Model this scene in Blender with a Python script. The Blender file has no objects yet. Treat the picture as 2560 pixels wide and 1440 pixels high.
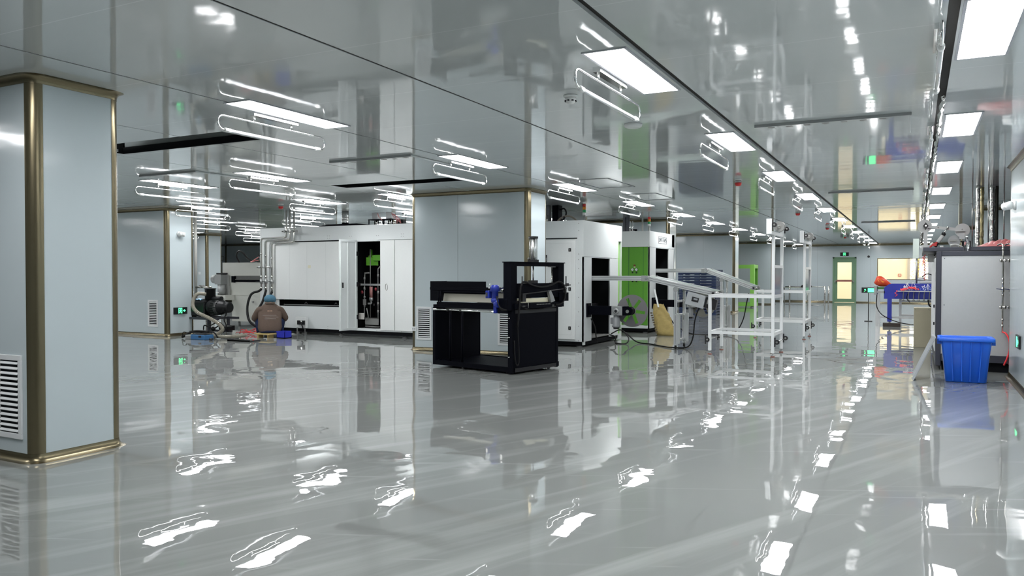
import bpy, bmesh, math, random
from mathutils import Vector, Matrix, Quaternion
PI = math.pi
R_ = math.radians
random.seed(7)
C = bpy.context.scene.collection
S = bpy.context.scene

# ------------------------------------------------------------------ camera
EYE = 1.321
H = 2.70
F_PX, YAW, PITCH, ROLL = 1948.92, .479037, -.018044, .000991
cam = bpy.data.cameras.new('camera')
cam.sensor_fit = 'HORIZONTAL'
cam.sensor_width = 36.0
cam.lens = F_PX / 2560 * 36.0
cam.clip_start = .05
cam.clip_end = 300
co = bpy.data.objects.new('camera', cam)
C.objects.link(co)
cy, sy, cp, sp, cr, sr = math.cos(YAW), math.sin(YAW), math.cos(PITCH), math.sin(PITCH), math.cos(ROLL), math.sin(ROLL)
fwd = Vector((-sy * cp, cy * cp, sp)); rgt = Vector((cy, sy, 0)); up = rgt.cross(fwd)
r2 = rgt * cr + up * sr; u2 = -rgt * sr + up * cr
M = Matrix((r2, u2, -fwd)).transposed().to_4x4()
M.translation = (0, 0, EYE)
co.matrix_world = M
S.camera = co

# ------------------------------------------------------------------ world, exposure
w = bpy.data.worlds.new('world'); S.world = w
w.use_nodes = True
bg = w.node_tree.nodes['Background']
bg.inputs[0].default_value = (1.0, .95, .84, 1)
bg.inputs[1].default_value = 2.1
S.view_settings.view_transform = 'Standard'
S.view_settings.look = 'None'
S.view_settings.gamma = 1
S.view_settings.exposure = 0.86
S.view_settings.use_curve_mapping = False
S.cycles.use_denoising = True
S.cycles.max_bounces = 7
S.cycles.diffuse_bounces = 4
S.cycles.glossy_bounces = 4
S.cycles.transmission_bounces = 6
S.cycles.sample_clamp_indirect = 6
S.cycles.use_light_tree = True
S.cycles.caustics_refractive = False
PANEL = 20.0          # strength of the LED panels

# ------------------------------------------------------------------ materials
MATS = {}
def mat(name, col, rough=.5, metal=0, emit=0, coat=0, spec=.5, alpha=1, trans=0, ecol=None):
    if name in MATS: return MATS[name]
    m = bpy.data.materials.new(name); m.use_nodes = True
    b = m.node_tree.nodes['Principled BSDF']
    if len(col) == 3: col = (*col, 1)
    b.inputs['Base Color'].default_value = col
    b.inputs['Roughness'].default_value = rough
    b.inputs['Metallic'].default_value = metal
    b.inputs['Specular IOR Level'].default_value = spec
    b.inputs['Coat Weight'].default_value = coat
    b.inputs['Coat Roughness'].default_value = .03
    b.inputs['Transmission Weight'].default_value = trans
    b.inputs['Alpha'].default_value = alpha
    if emit:
        b.inputs['Emission Color'].default_value = (*(ecol or col[:3]), 1)
        b.inputs['Emission Strength'].default_value = emit
    MATS[name] = m
    return m
def nodes(m):
    return m.node_tree, m.node_tree.nodes, m.node_tree.links, m.node_tree.nodes['Principled BSDF']
def add_grain(m, scale=40, amt=.06, bump=0.0):
    nt, n, l, b = nodes(m)
    tc = n.new('ShaderNodeTexCoord'); nz = n.new('ShaderNodeTexNoise'); nz.inputs['Scale'].default_value = scale
    nz.inputs['Detail'].default_value = 4
    l.new(tc.outputs['Object'], nz.inputs['Vector'])
    mx = n.new('ShaderNodeMix'); mx.data_type = 'RGBA'; mx.blend_type = 'MULTIPLY'
    c = b.inputs['Base Color'].default_value[:]
    mx.inputs[6].default_value = c
    mp = n.new('ShaderNodeMapRange'); mp.inputs[3].default_value = 1 - amt; mp.inputs[4].default_value = 1 + amt
    l.new(nz.outputs[0], mp.inputs[0]); mx.inputs[0].default_value = 1
    l.new(mp.outputs[0], mx.inputs[7]); l.new(mx.outputs[2], b.inputs['Base Color'])
    if bump:
        bp = n.new('ShaderNodeBump'); bp.inputs['Strength'].default_value = bump; bp.inputs['Distance'].default_value = .01
        l.new(nz.outputs[0], bp.inputs['Height']); l.new(bp.outputs[0], b.inputs['Normal'])
    return m

white_paint = add_grain(mat('white_powder_coat', (.74, .76, .75), .38), 30, .02)
panel_white = add_grain(mat('white_sheet_metal', (.66, .69, .69), .42), 25, .02)
rack_white = mat('white_rack_paint', (.78, .80, .80), .3)
grey_cab = add_grain(mat('grey_cabinet_sheet', (.44, .45, .45), .5), 30, .03)
dark_frame = mat('charcoal_frame_paint', (.035, .037, .05), .45)
blk = mat('black_paint', (.0018, .0022, .005), .55, spec=.06)
blk_m = mat('black_plastic', (.010, .010, .012), .42)
rubber = mat('black_rubber', (.005, .005, .0055), .55, spec=.25)
dark_in = mat('dark_void', (.012, .013, .015), .8, spec=.1)
green_p = add_grain(mat('bright_green_paint', (.09, .29, .025), .38), 20, .03)
green_d = mat('dark_green_paint', (.04, .16, .03), .5)
green_l = mat('lime_and_lit_green', (.30, .68, .12), .35)
green_door = mat('muted_green_door_paint', (.17, .30, .18), .4)
blue_m = mat('blue_motor_paint', (.012, .03, .30), .35)
blue_st = mat('royal_blue_paint', (.02, .035, .33), .4)
blue_bin = mat('blue_plastic', (.012, .13, .72), .32, spec=.5)
blue_pal = mat('dark_blue_pallet_plastic', (.007, .022, .075), .5)
blue_case = mat('steel_blue_case', (.03, .13, .30), .5)
steel = mat('stainless_steel', (.62, .61, .58), .22, 1)
chrome = mat('polished_steel', (.80, .80, .79), .12, 1)
alu = mat('aluminium_profile', (.72, .73, .73), .32, .85)
alu_d = mat('aluminium_slot', (.25, .26, .27), .5, .6)
cast = mat('cast_aluminium', (.38, .39, .39), .45, .7)
dull = mat('dull_steel', (.30, .30, .29), .5, .7)
bronze = mat('bronze_anodised_trim', (.20, .17, .105), .27, .85)
red_p = mat('red_plastic', (.60, .03, .03), .4)
rred = mat('red_hose_plastic', (.85, .05, .06), .35)
amber = mat('amber_lens', (.8, .28, .03), .3)
glens = mat('green_lens', (.03, .35, .12), .3)
foil = add_grain(mat('crumpled_foil', (.72, .72, .70), .2, 1), 18, .1, 1.0)
kraft = add_grain(mat('yellow_woven_sack_cloth', (.33, .25, .09), .85), 9, .35, 1.0)
cream = add_grain(mat('cream_board', (.50, .46, .33), .7), 12, .07)
belt = mat('green_grey_belt', (.20, .26, .23), .5)
vent_white = mat('white_vent_plastic', (.72, .74, .75), .45)
cam_white = mat('white_camera_plastic', (.75, .76, .75), .4)
clear = mat('clear_plastic', (.92, .95, .95), .04, trans=1.0)
glass_tube = mat('clear_tube_glass', (.86, .88, .90), .12, .0, coat=.6)
wood = add_grain(mat('pale_wood', (.52, .38, .15), .7), 20, .15)
darkwood = add_grain(mat('dark_timber', (.05, .038, .03), .8), 20, .3)
cotton_brown = add_grain(mat('brown_jacket_cloth', (.125, .09, .072), .9, spec=.2), 30, .12, .3)
navy = add_grain(mat('navy_trouser_cloth', (.018, .028, .075), .9, spec=.2), 30, .1)
skin = mat('skin', (.55, .33, .23), .55)
hairnet_m = add_grain(mat('blue_hairnet', (.07, .19, .28), .8), 60, .2, .5)
hair_m = mat('black_hair', (.02, .018, .016), .6)
pink = mat('pink_plastic_sheet', (.62, .20, .20), .35)
redbag = mat('red_printed_bag', (.62, .06, .02), .35)
yellow = mat('yellow_print', (.85, .60, .05), .5)
exit_green = mat('exit_sign_green', (.1, .9, .3), .4, emit=1.6, ecol=(.08, .85, .28))
led = mat('led_diffuser', (1, 1, 1), .5, emit=PANEL, ecol=(.985, .99, 1.0))
led_frame = mat('light_frame', (.42, .43, .46), .4)
paper = mat('pale_label_paper', (.72, .70, .55), .7)
ink = mat('dark_ink', (.05, .06, .07), .6)
hose_trans = mat('clear_ribbed_hose', (.27, .25, .20), .3, coat=.4)
brown_duct = mat('brown_duct_edge', (.12, .10, .05), .4, .5)

# ceiling / wall / floor materials
def wavy(m, sx, sy_, sz, scale, strength, dist=.02, detail=2):
    nt, n, l, b = nodes(m)
    tc = n.new('ShaderNodeTexCoord'); mp = n.new('ShaderNodeMapping'); mp.inputs['Scale'].default_value = (sx, sy_, sz)
    nz = n.new('ShaderNodeTexNoise'); nz.inputs['Scale'].default_value = scale; nz.inputs['Detail'].default_value = detail
    bp = n.new('ShaderNodeBump'); bp.inputs['Strength'].default_value = strength; bp.inputs['Distance'].default_value = dist
    l.new(tc.outputs['Object'], mp.inputs[0]); l.new(mp.outputs[0], nz.inputs['Vector'])
    l.new(nz.outputs[0], bp.inputs['Height']); l.new(bp.outputs[0], b.inputs['Normal'])
    return bp
wall_m = mat('glossy_blue_grey_wall_panel', (.53, .60, .625), .14, spec=.5)
wavy(wall_m, 1, 1, 2.5, 2.2, .12, .02)
ceil_m = mat('glossy_ceiling_panel', (.62, .655, .655), .05, spec=1.0)
bpc = wavy(ceil_m, .5, 1.6, 1, 1.6, .10, .02)
def ceiling_seams():
    nt, n, l, b = nodes(ceil_m)
    tc = n.new('ShaderNodeTexCoord'); sx = n.new('ShaderNodeSeparateXYZ'); l.new(tc.outputs['Object'], sx.inputs[0])
    a = n.new('ShaderNodeMath'); a.operation = 'ADD'; a.inputs[1].default_value = 30 * 1.13 - 3.78
    l.new(sx.outputs[1], a.inputs[0])
    md = n.new('ShaderNodeMath'); md.operation = 'MODULO'; md.inputs[1].default_value = 1.13; l.new(a.outputs[0], md.inputs[0])
    lt = n.new('ShaderNodeMath'); lt.operation = 'LESS_THAN'; lt.inputs[1].default_value = .008; l.new(md.outputs[0], lt.inputs[0])
    mx = n.new('ShaderNodeMix'); mx.data_type = 'RGBA'
    mx.inputs[6].default_value = (.62, .655, .655, 1); mx.inputs[7].default_value = (.72, .75, .75, 1)
    l.new(lt.outputs[0], mx.inputs[0]); l.new(mx.outputs[2], b.inputs['Base Color'])
    r = n.new('ShaderNodeMath'); r.operation = 'MULTIPLY_ADD'; r.inputs[1].default_value = .15; r.inputs[2].default_value = .05
    l.new(lt.outputs[0], r.inputs[0]); l.new(r.outputs[0], b.inputs['Roughness'])
ceiling_seams()
def floor_material():
    m = mat('glossy_grey_epoxy', (.33, .355, .35), .5, spec=.2, coat=.93)
    nt, n, l, b = nodes(m)
    b.inputs['Coat Roughness'].default_value = .015
    b.inputs['Coat IOR'].default_value = 1.95
    tc = n.new('ShaderNodeTexCoord')
    def noise(scale, detail, mscale=(1, 1, 1), rot=0, dist=0):
        mr = n.new('ShaderNodeMapping'); mr.inputs['Rotation'].default_value = (0, 0, rot)
        mp = n.new('ShaderNodeMapping'); mp.inputs['Scale'].default_value = mscale
        nz = n.new('ShaderNodeTexNoise'); nz.inputs['Scale'].default_value = scale; nz.inputs['Detail'].default_value = detail
        nz.inputs['Distortion'].default_value = dist
        l.new(tc.outputs['Object'], mr.inputs[0]); l.new(mr.outputs[0], mp.inputs[0]); l.new(mp.outputs[0], nz.inputs['Vector'])
        return nz
    # sweeping brush and wheel streaks
    s1 = noise(1.5, 6, (.22, 3.2, 1), R_(-66), .35)
    s2 = noise(.55, 3)
    s3 = noise(7, 6, (.08, 2.0, 1), R_(-25), .6)
    cr1 = n.new('ShaderNodeMapRange'); cr1.inputs[1].default_value = .50; cr1.inputs[2].default_value = .72; cr1.inputs[3].default_value = 0; cr1.inputs[4].default_value = 1
    l.new(s1.outputs[0], cr1.inputs[0])
    cr3 = n.new('ShaderNodeMapRange'); cr3.inputs[1].default_value = .62; cr3.inputs[2].default_value = .74; cr3.inputs[4].default_value = .7
    l.new(s3.outputs[0], cr3.inputs[0])
    mxa = n.new('ShaderNodeMath'); mxa.operation = 'MAXIMUM'; l.new(cr1.outputs[0], mxa.inputs[0]); l.new(cr3.outputs[0], mxa.inputs[1])
    mul = n.new('ShaderNodeMath'); mul.operation = 'MULTIPLY'; mul.inputs[1].default_value = .34; l.new(mxa.outputs[0], mul.inputs[0])
    base = n.new('ShaderNodeMix'); base.data_type = 'RGBA'
    base.inputs[6].default_value = (.175, .187, .180, 1); base.inputs[7].default_value = (.235, .247, .237, 1)
    l.new(s2.outputs[0], base.inputs[0])
    mx = n.new('ShaderNodeMix'); mx.data_type = 'RGBA'; mx.inputs[7].default_value = (.55, .57, .56, 1)
    l.new(mul.outputs[0], mx.inputs[0]); l.new(base.outputs[2], mx.inputs[6]); l.new(mx.outputs[2], b.inputs['Base Color'])
    # poured-resin undulation
    w1 = noise(1.5, 1.5, (1, 1, 1), 0, .3); w2 = noise(5.0, 2)
    ad = n.new('ShaderNodeMath'); ad.operation = 'MULTIPLY_ADD'; ad.inputs[1].default_value = .05
    l.new(w2.outputs[0], ad.inputs[0]); l.new(w1.outputs[0], ad.inputs[2])
    bp = n.new('ShaderNodeBump'); bp.inputs['Strength'].default_value = .5; bp.inputs['Distance'].default_value = .009
    l.new(ad.outputs[0], bp.inputs['Height'])
    l.new(bp.outputs[0], b.inputs['Coat Normal']); l.new(bp.outputs[0], b.inputs['Normal'])
    # duller where scuffed
    rr = n.new('ShaderNodeMath'); rr.operation = 'MULTIPLY_ADD'; rr.inputs[1].default_value = .022; rr.inputs[2].default_value = .002
    l.new(mul.outputs[0], rr.inputs[0]); l.new(rr.outputs[0], b.inputs['Coat Roughness'])
    return m
floor_m = floor_material()

# ------------------------------------------------------------------ mesh helpers
PM = {}          # world matrix of each empty (for world-authored children)
class MB:
    def __init__(s): s.bm = bmesh.new(); s.mats = []; s.mi = 0
    def m(s, material):
        if material not in s.mats: s.mats.append(material)
        s.mi = s.mats.index(material); return s
    def _f(s, vs, smooth=False):
        try:
            f = s.bm.faces.new(vs); f.material_index = s.mi; f.smooth = smooth; return f
        except ValueError: return None
    def box(s, x0, x1, y0, y1, z0, z1, mx=None, bev=0):
        if x0 > x1: x0, x1 = x1, x0
        if y0 > y1: y0, y1 = y1, y0
        if z0 > z1: z0, z1 = z1, z0
        if bev and min(x1 - x0, y1 - y0, z1 - z0) > 2.2 * bev:
            b = bev
            P = []
            for sx in (0, 1):
                for sy2 in (0, 1):
                    for sz in (0, 1):
                        X, Y, Z = (x1 if sx else x0), (y1 if sy2 else y0), (z1 if sz else z0)
                        ix, iy, iz = (-b if sx else b), (-b if sy2 else b), (-b if sz else b)
                        P.append([Vector((X, Y + iy, Z + iz)), Vector((X + ix, Y, Z + iz)), Vector((X + ix, Y + iy, Z))])
            V = [[s.bm.verts.new(mx @ p if mx else p) for p in c] for c in P]
            def q(a, b_, c, d): s._f((a, b_, c, d))
            i = lambda a, b_, c: a * 4 + b_ * 2 + c
            q(V[i(0,0,0)][0], V[i(0,0,1)][0], V[i(0,1,1)][0], V[i(0,1,0)][0]); q(V[i(1,0,0)][0], V[i(1,1,0)][0], V[i(1,1,1)][0], V[i(1,0,1)][0])
            q(V[i(0,0,0)][1], V[i(1,0,0)][1], V[i(1,0,1)][1], V[i(0,0,1)][1]); q(V[i(0,1,0)][1], V[i(0,1,1)][1], V[i(1,1,1)][1], V[i(1,1,0)][1])
            q(V[i(0,0,0)][2], V[i(0,1,0)][2], V[i(1,1,0)][2], V[i(1,0,0)][2]); q(V[i(0,0,1)][2], V[i(1,0,1)][2], V[i(1,1,1)][2], V[i(0,1,1)][2])
            for a in (0, 1):
                for c in (0, 1):
                    q(V[i(a,0,c)][0], V[i(a,1,c)][0], V[i(a,1,c)][2], V[i(a,0,c)][2])
                    q(V[i(0,a,c)][1], V[i(1,a,c)][1], V[i(1,a,c)][2], V[i(0,a,c)][2])
                    q(V[i(a,c,0)][0], V[i(a,c,1)][0], V[i(a,c,1)][1], V[i(a,c,0)][1])
            for c in V: s._f(c)
            return s
        vs = [s.bm.verts.new((mx @ Vector(p)) if mx else p) for p in
              ((x0,y0,z0),(x1,y0,z0),(x1,y1,z0),(x0,y1,z0),(x0,y0,z1),(x1,y0,z1),(x1,y1,z1),(x0,y1,z1))]
        for f in ((3,2,1,0),(4,5,6,7),(0,1,5,4),(1,2,6,5),(2,3,7,6),(3,0,4,7)): s._f([vs[i] for i in f])
        return s
    def cb(s, c, d, mx=None, bev=0):
        return s.box(c[0]-d[0]/2, c[0]+d[0]/2, c[1]-d[1]/2, c[1]+d[1]/2, c[2]-d[2]/2, c[2]+d[2]/2, mx, bev)
    def bar(s, p0, p1, w_, h_=None, roll=0):
        p0, p1 = Vector(p0), Vector(p1); d = p1 - p0; L = d.length
        z = d.normalized(); ref = Vector((0, 0, 1)) if abs(z.z) < .9 else Vector((1, 0, 0))
        x = ref.cross(z).normalized(); y = z.cross(x)
        if roll:
            q = Quaternion(z, roll); x = q @ x; y = q @ y
        mx = Matrix((x, y, z)).transposed().to_4x4(); mx.translation = p0
        return s.box(-w_/2, w_/2, -(h_ or w_)/2, (h_ or w_)/2, 0, L, mx)
    def cyl(s, p0, p1, r, r1=None, seg=16, cap=True):
        return s.tube([p0, p1], [r, r if r1 is None else r1], seg, cap, 0)
    def tube(s, pts, r, seg=10, cap=True, sub=0, closed=False):
        pts = [Vector(p) for p in pts]
        rs = list(r) if isinstance(r, (list, tuple)) else [r] * len(pts)
        if sub:
            P, Q = [], []
            n = len(pts)
            rng = n if closed else n - 1
            for i in range(rng):
                a = pts[(i-1) % n] if (closed or i > 0) else pts[i]*2 - pts[i+1]
                b, c = pts[i], pts[(i+1) % n]
                d = pts[(i+2) % n] if (closed or i + 2 < n) else c*2 - b
                for k in range(sub):
                    t = k / sub
                    P.append(.5*((2*b) + (c-a)*t + (2*a-5*b+4*c-d)*t*t + (3*b-a-3*c+d)*t*t*t))
                    Q.append(rs[i]*(1-t) + rs[(i+1) % n]*t)
            if not closed: P.append(pts[-1]); Q.append(rs[-1])
            pts, rs = P, Q
        n = len(pts); rings = []; prev = None
        for i in range(n):
            if closed: t = (pts[(i+1) % n] - pts[i-1])
            elif i == 0: t = pts[1]-pts[0]
            elif i == n-1: t = pts[-1]-pts[-2]
            else: t = (pts[i+1]-pts[i]).normalized() + (pts[i]-pts[i-1]).normalized()
            t = t.normalized() if t.length > 1e-9 else Vector((0, 0, 1))
            if prev is None:
                ref = Vector((0, 0, 1)) if abs(t.z) < .9 else Vector((1, 0, 0)); x = ref.cross(t).normalized()
            else:
                x = (prev - t*prev.dot(t)).normalized()
            prev = x; y = t.cross(x)
            rings.append([s.bm.verts.new(pts[i] + (x*math.cos(2*PI*k/seg) + y*math.sin(2*PI*k/seg))*rs[i]) for k in range(seg)])
        for i in range(n if closed else n-1):
            A, B = rings[i], rings[(i+1) % n]
            for k in range(seg): s._f((A[k], A[(k+1) % seg], B[(k+1) % seg], B[k]), True)
        if cap and not closed:
            s._f(list(reversed(rings[0]))); s._f(rings[-1])
        return s
    def lathe(s, origin, axis, prof, seg=24):
        """prof: list of (distance along axis, radius)"""
        o, z = Vector(origin), Vector(axis).normalized()
        ref = Vector((0, 0, 1)) if abs(z.z) < .9 else Vector((1, 0, 0)); x = ref.cross(z).normalized(); y = z.cross(x)
        rings = []
        for d, r in prof:
            rings.append([s.bm.verts.new(o + z*d + (x*math.cos(2*PI*k/seg) + y*math.sin(2*PI*k/seg))*max(r, 1e-4)) for k in range(seg)])
        for A, B in zip(rings, rings[1:]):
            for k in range(seg): s._f((A[k], A[(k+1) % seg], B[(k+1) % seg], B[k]), True)
        s._f(list(reversed(rings[0]))); s._f(rings[-1])
        return s
    def prism(s, poly, axis, a, b, mx=None):
        """extrude a 2-D outline along an axis: 'x' -> (y,z) outline, 'y' -> (x,z), 'z' -> (x,y)"""
        def P(p, t):
            v = Vector({'x': (t, p[0], p[1]), 'y': (p[0], t, p[1]), 'z': (p[0], p[1], t)}[axis])
            return mx @ v if mx else v
        A = [s.bm.verts.new(P(p, a)) for p in poly]; B = [s.bm.verts.new(P(p, b)) for p in poly]
        n = len(poly)
        s._f(list(reversed(A))); s._f(B)
        for i in range(n): s._f((A[i], A[(i+1) % n], B[(i+1) % n], B[i]))
        return s
    def loft(s, rings, smooth=True, cap=True, closed=True):
        V = [[s.bm.verts.new(p) for p in r] for r in rings]; n = len(V[0])
        for A, B in zip(V, V[1:]):
            for k in range(n if closed else n-1): s._f((A[k], A[(k+1) % n], B[(k+1) % n], B[k]), smooth)
        if cap and closed: s._f(list(reversed(V[0]))); s._f(V[-1])
        return s
    def sphere(s, c, r, seg=16, rings=10, sc=(1, 1, 1)):
        c = Vector(c); R = []
        for i in range(rings+1):
            t = PI*i/rings
            R.append([c + Vector((max(math.sin(t), 1e-3)*math.cos(2*PI*k/seg)*sc[0], max(math.sin(t), 1e-3)*math.sin(2*PI*k/seg)*sc[1], -math.cos(t)*sc[2]))*r for k in range(seg)])
        return s.loft(R)
    def build(s, name, material=None, parent=None, world=True, recalc=True):
        if material is not None and not s.mats: s.mats = [material]
        if recalc: bmesh.ops.recalc_face_normals(s.bm, faces=s.bm.faces)
        me = bpy.data.meshes.new(name)
        if parent is not None and world and parent.name in PM:
            s.bm.transform(PM[parent.name].inverted())
        s.bm.to_mesh(me); s.bm.free()
        for m_ in s.mats: me.materials.append(m_)
        o = bpy.data.objects.new(name, me); C.objects.link(o)
        if parent is not None: o.parent = parent
        if parent is not None and world:
            PM[o.name] = PM.get(parent.name, Matrix())
        return o
def tag(o, label=None, cat=None, group=None, kind=None):
    if label: o['label'] = label
    if cat: o['category'] = cat
    if group: o['group'] = group
    if kind: o['kind'] = kind
    return o
def thing(name, label, cat, loc=(0, 0, 0), rz=0, group=None):
    o = bpy.data.objects.new(name, None); C.objects.link(o)
    o.empty_display_size = .1
    o.location = loc; o.rotation_euler = (0, 0, rz)
    PM[o.name] = Matrix.Translation(loc) @ Matrix.Rotation(rz, 4, 'Z')
    return tag(o, label, cat, group)
KIDS = {}
def kids(o): return [c for c in bpy.data.objects if c.parent == o]
def dup(root, loc, rz=None, label=None):
    def cp_(o, par):
        c = o.copy(); C.objects.link(c)
        if par is not None: c.parent = par
        for ch in KIDS.setdefault(o.name, kids(o)): cp_(ch, c)
        return c
    r = cp_(root, None); r.location = loc
    if rz is not None: r.rotation_euler = (0, 0, rz)
    if label: r['label'] = label
    return r
def struct(o): o['kind'] = 'structure'; return o
def text(name, body, size, loc, rot, material, parent=None, ext=.0015, align='CENTER'):
    cu = bpy.data.curves.new(name, 'FONT'); cu.body = body; cu.size = size; cu.extrude = ext
    cu.align_x = align; cu.align_y = 'CENTER'
    t = bpy.data.objects.new(name, cu); C.objects.link(t)
    dg = bpy.context.evaluated_depsgraph_get()
    me = bpy.data.meshes.new_from_object(t.evaluated_get(dg)); bpy.data.objects.remove(t)
    me.materials.clear(); me.materials.append(material)
    mx = Matrix.Translation(loc) @ rot.to_4x4()
    if parent is not None and parent.name in PM: mx = PM[parent.name].inverted() @ mx
    me.transform(mx)
    o = bpy.data.objects.new(name, me); C.objects.link(o)
    if parent is not None: o.parent = parent
    return o
FRONT = Matrix.Rotation(PI/2, 3, 'X')                                   # reads from -Y
EAST = Matrix.Rotation(PI/2, 3, 'Z') @ Matrix.Rotation(PI/2, 3, 'X')    # reads from +X

# ================================================================== THE ROOM
FARY = 39.6
X0, X1, Y0 = -31.0, 6.5, -4.5
m = MB(); m.box(X0-.2, X1+.2, Y0-.2, FARY+.2, -.1, 0); struct(m.build('floor', floor_m))
# ceiling strips between the long dark joints, with the missing tiles left open
GX = [-31.2] + [-1.53 - 1.69*k for k in range(17, 0, -1)] + [-1.53, .16, 1.84, 3.5, 6.7]
GX = [-31.2, -29.95, -28.3, -26.6, -24.95, -23.25, -21.6, -19.9, -18.25, -16.6, -14.95, -13.25, -11.63, -9.9, -8.29, -6.6, -4.935, -3.165, -1.53, .158, 1.84, 3.5, 6.7]
GW = {-1.53: .050, .158: .056, -3.165: .024, -4.935: .022, -6.6: .018}
HOLES = [(-8.15, -6.0, 5.44, 5.95), (-8.15, -5.96, 9.52, 9.92)]
cm = MB()
for i in range(len(GX)-1):
    a = GX[i] + GW.get(GX[i], .015)/2; b = GX[i+1] - GW.get(GX[i+1], .015)/2
    cuts = []
    for (hx0, hx1, hy0, hy1) in HOLES:
        if a < hx1 and b > hx0: cuts.append((max(a, hx0), min(b, hx1), hy0, hy1))
    y = Y0 - .2
    for (cx0, cx1, hy0, hy1) in sorted(cuts, key=lambda q: q[2]):
        cm.box(a, b, y, hy0, H, H+.04)
        if cx0 - a > .01: cm.box(a, cx0, hy0, hy1, H, H+.04)
        if b - cx1 > .01: cm.box(cx1, b, hy0, hy1, H, H+.04)
        y = hy1
    cm.box(a, b, y, FARY+.2, H, H+.04)
struct(cm.build('ceiling', ceil_m))
pl = MB(); pl.m(mat('grey_plenum_slab', (.05, .055, .055), .8)).box(X0-.2, X1+.2, Y0-.2, FARY+.2, H+.30, H+.36)
struct(pl.build('ceiling_void'))

jm = MB()
for gx in GX[1:-1]:
    g_ = GW.get(gx, .015)/2 - .0005; segs = [(Y0-.2, FARY+.2)]
    for (hx0, hx1, hy0, hy1) in HOLES:
        if hx0 < gx < hx1: segs = [q for (a, b) in segs for q in ((a, hy0), (hy1, b))] if len(segs) == 1 else [segs[0], (segs[1][0], hy0), (hy1, segs[1][1])]
    for (a, b) in segs: jm.box(gx-g_, gx+g_, a, b, H+.004 if gx not in (-1.53, .158) else H+.022, H+.035)
struct(jm.build('trim_50', mat('dark_joint_gasket', (.022, .020, .017), .6, spec=.2)))
hm = MB()
for (hx0, hx1, hy0, hy1) in HOLES:
    hm.m(mat('hole_lining_black', (.006, .007, .008), .8, spec=.1)).box(hx0, hx1, hy1-.014, hy1-.002, H+.001, H+.075)
    hm.box(hx1-.014, hx1-.002, hy0+.01, hy1-.016, H+.001, H+.26); hm.box(hx0+.002, hx0+.014, hy0+.01, hy1-.016, H+.001, H+.26)
    hm.m(mat('hole_lining_grey', (.13, .15, .15), .7)).box(hx0+.02, hx1-.02, hy1+.0, hy1+.012, H+.045, H+.29) if hy0 < 7 else hm.box(hx0+.02, hx1-.02, hy1+.0, hy1+.012, H+.045, H+.29)
struct(hm.build('ceiling_opening'))

def rrect(x0, x1, y0, y1, r, z, off=0, n=5):
    P = []
    R = r + off
    for (cx_, cy_, a0) in ((x1-r, y0+r, -90), (x1-r, y1-r, 0), (x0+r, y1-r, 90), (x0+r, y0+r, 180)):
        for k in range(n+1):
            a = R_(a0 + 90*k/n); P.append(Vector((cx_ + R*math.cos(a), cy_ + R*math.sin(a), z)))
    return P
NP = [0]
def pillar(x0, x1, y0, y1, seams=()):
    NP[0] += 1; k = NP[0]; r = .075
    b = MB(); q = .045
    for (a0, a1, b0, b1) in ((x0+r, x1-r, y0, y1), (x0, x1, y0+r, y1-r)): b.box(a0, a1, b0, b1, 0, H+.02)
    w_ = struct(b.build('wall_pillar_%d' % k, wall_m))
    t = MB()
    for (cx_, cy_, a0) in ((x1-r, y0+r, -90), (x1-r, y1-r, 0), (x0+r, y1-r, 90), (x0+r, y0+r, 180)):
        ring = lambda z: [Vector((cx_ + (r+.003)*math.cos(R_(a0-3+96*j/8)), cy_ + (r+.003)*math.sin(R_(a0-3+96*j/8)), z)) for j in range(9)]
        t.loft([ring(0), ring(H)], closed=False)
    for (z, sgn) in ((H, -1), (0, 1)):
        rings = []
        for j in range(7):
            a = R_(90*j/6); rings.append(rrect(x0, x1, y0, y1, r, z + sgn*.058*(1-math.sin(a)), .004 + .05*(1-math.cos(a)), 6))
        t.loft(rings, cap=False)
        rings = [rrect(x0, x1, y0, y1, r, z + sgn*.058, .006, 6), rrect(x0, x1, y0, y1, r, z + sgn*.058, -.004, 6)]
        t.loft(rings, cap=False)
    struct(t.build('trim_%d' % k, bronze))
    if seams:
        s = MB()
        for sx in seams: s.box(sx-.002, sx+.002, y0-.0015, y0, .06, H-.06)
        o = struct(s.build('trim_%d' % (k+100), mat('panel_joint_shadow_gap', (.22, .25, .27), .6)))
    return w_
CY = [3.26 + 7.95*k for k in range(5)]
pillar(-7.75, -5.43, CY[0], CY[0]+.68)
pillar(-7.80, -5.52, CY[1], CY[1]+.70, (-6.85,))
pillar(-7.80, -5.52, CY[2], CY[2]+.70)
pillar(-7.80, -5.52, CY[3], CY[3]+.70, (-6.6,))
pillar(-7.80, -5.52, CY[4], CY[4]+.70)
pillar(-16.2, -13.95, CY[1]-.05, CY[1]+.66)
pillar(-16.2, -13.95, CY[2], CY[2]+.68)
pillar(-24.2, -21.9, CY[2], CY[2]+.68)
pillar(1.10, 3.4, CY[2]-.3, CY[2]+.4)
pillar(1.10, 3.4, CY[3]-.4, CY[3]+.3)

def coving_x(name, x0, x1, y, sgn):
    """along X on a wall facing sgn*Y"""
    t = MB()
    for (z, s) in ((H, -1), (0, 1)):
        P = [(y, z + s*.058)]
        for j in range(7):
            a = R_(90*j/6); P.append((y + sgn*(.004 + .05*(1-math.cos(a))), z + s*.058*(1-math.sin(a))))
        P.append((y, z))
        t.prism(P, 'x', x0, x1)
    return struct(t.build(name, bronze))
def coving_y(name, y0, y1, x, sgn):
    t = MB()
    for (z, s) in ((H, -1), (0, 1)):
        P = [(x, z + s*.058)]
        for j in range(7):
            a = R_(90*j/6); P.append((x + sgn*(.004 + .05*(1-math.cos(a))), z + s*.058*(1-math.sin(a))))
        P.append((x, z))
        t.prism(P, 'y', y0, y1)
    return struct(t.build(name, bronze))
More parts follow.
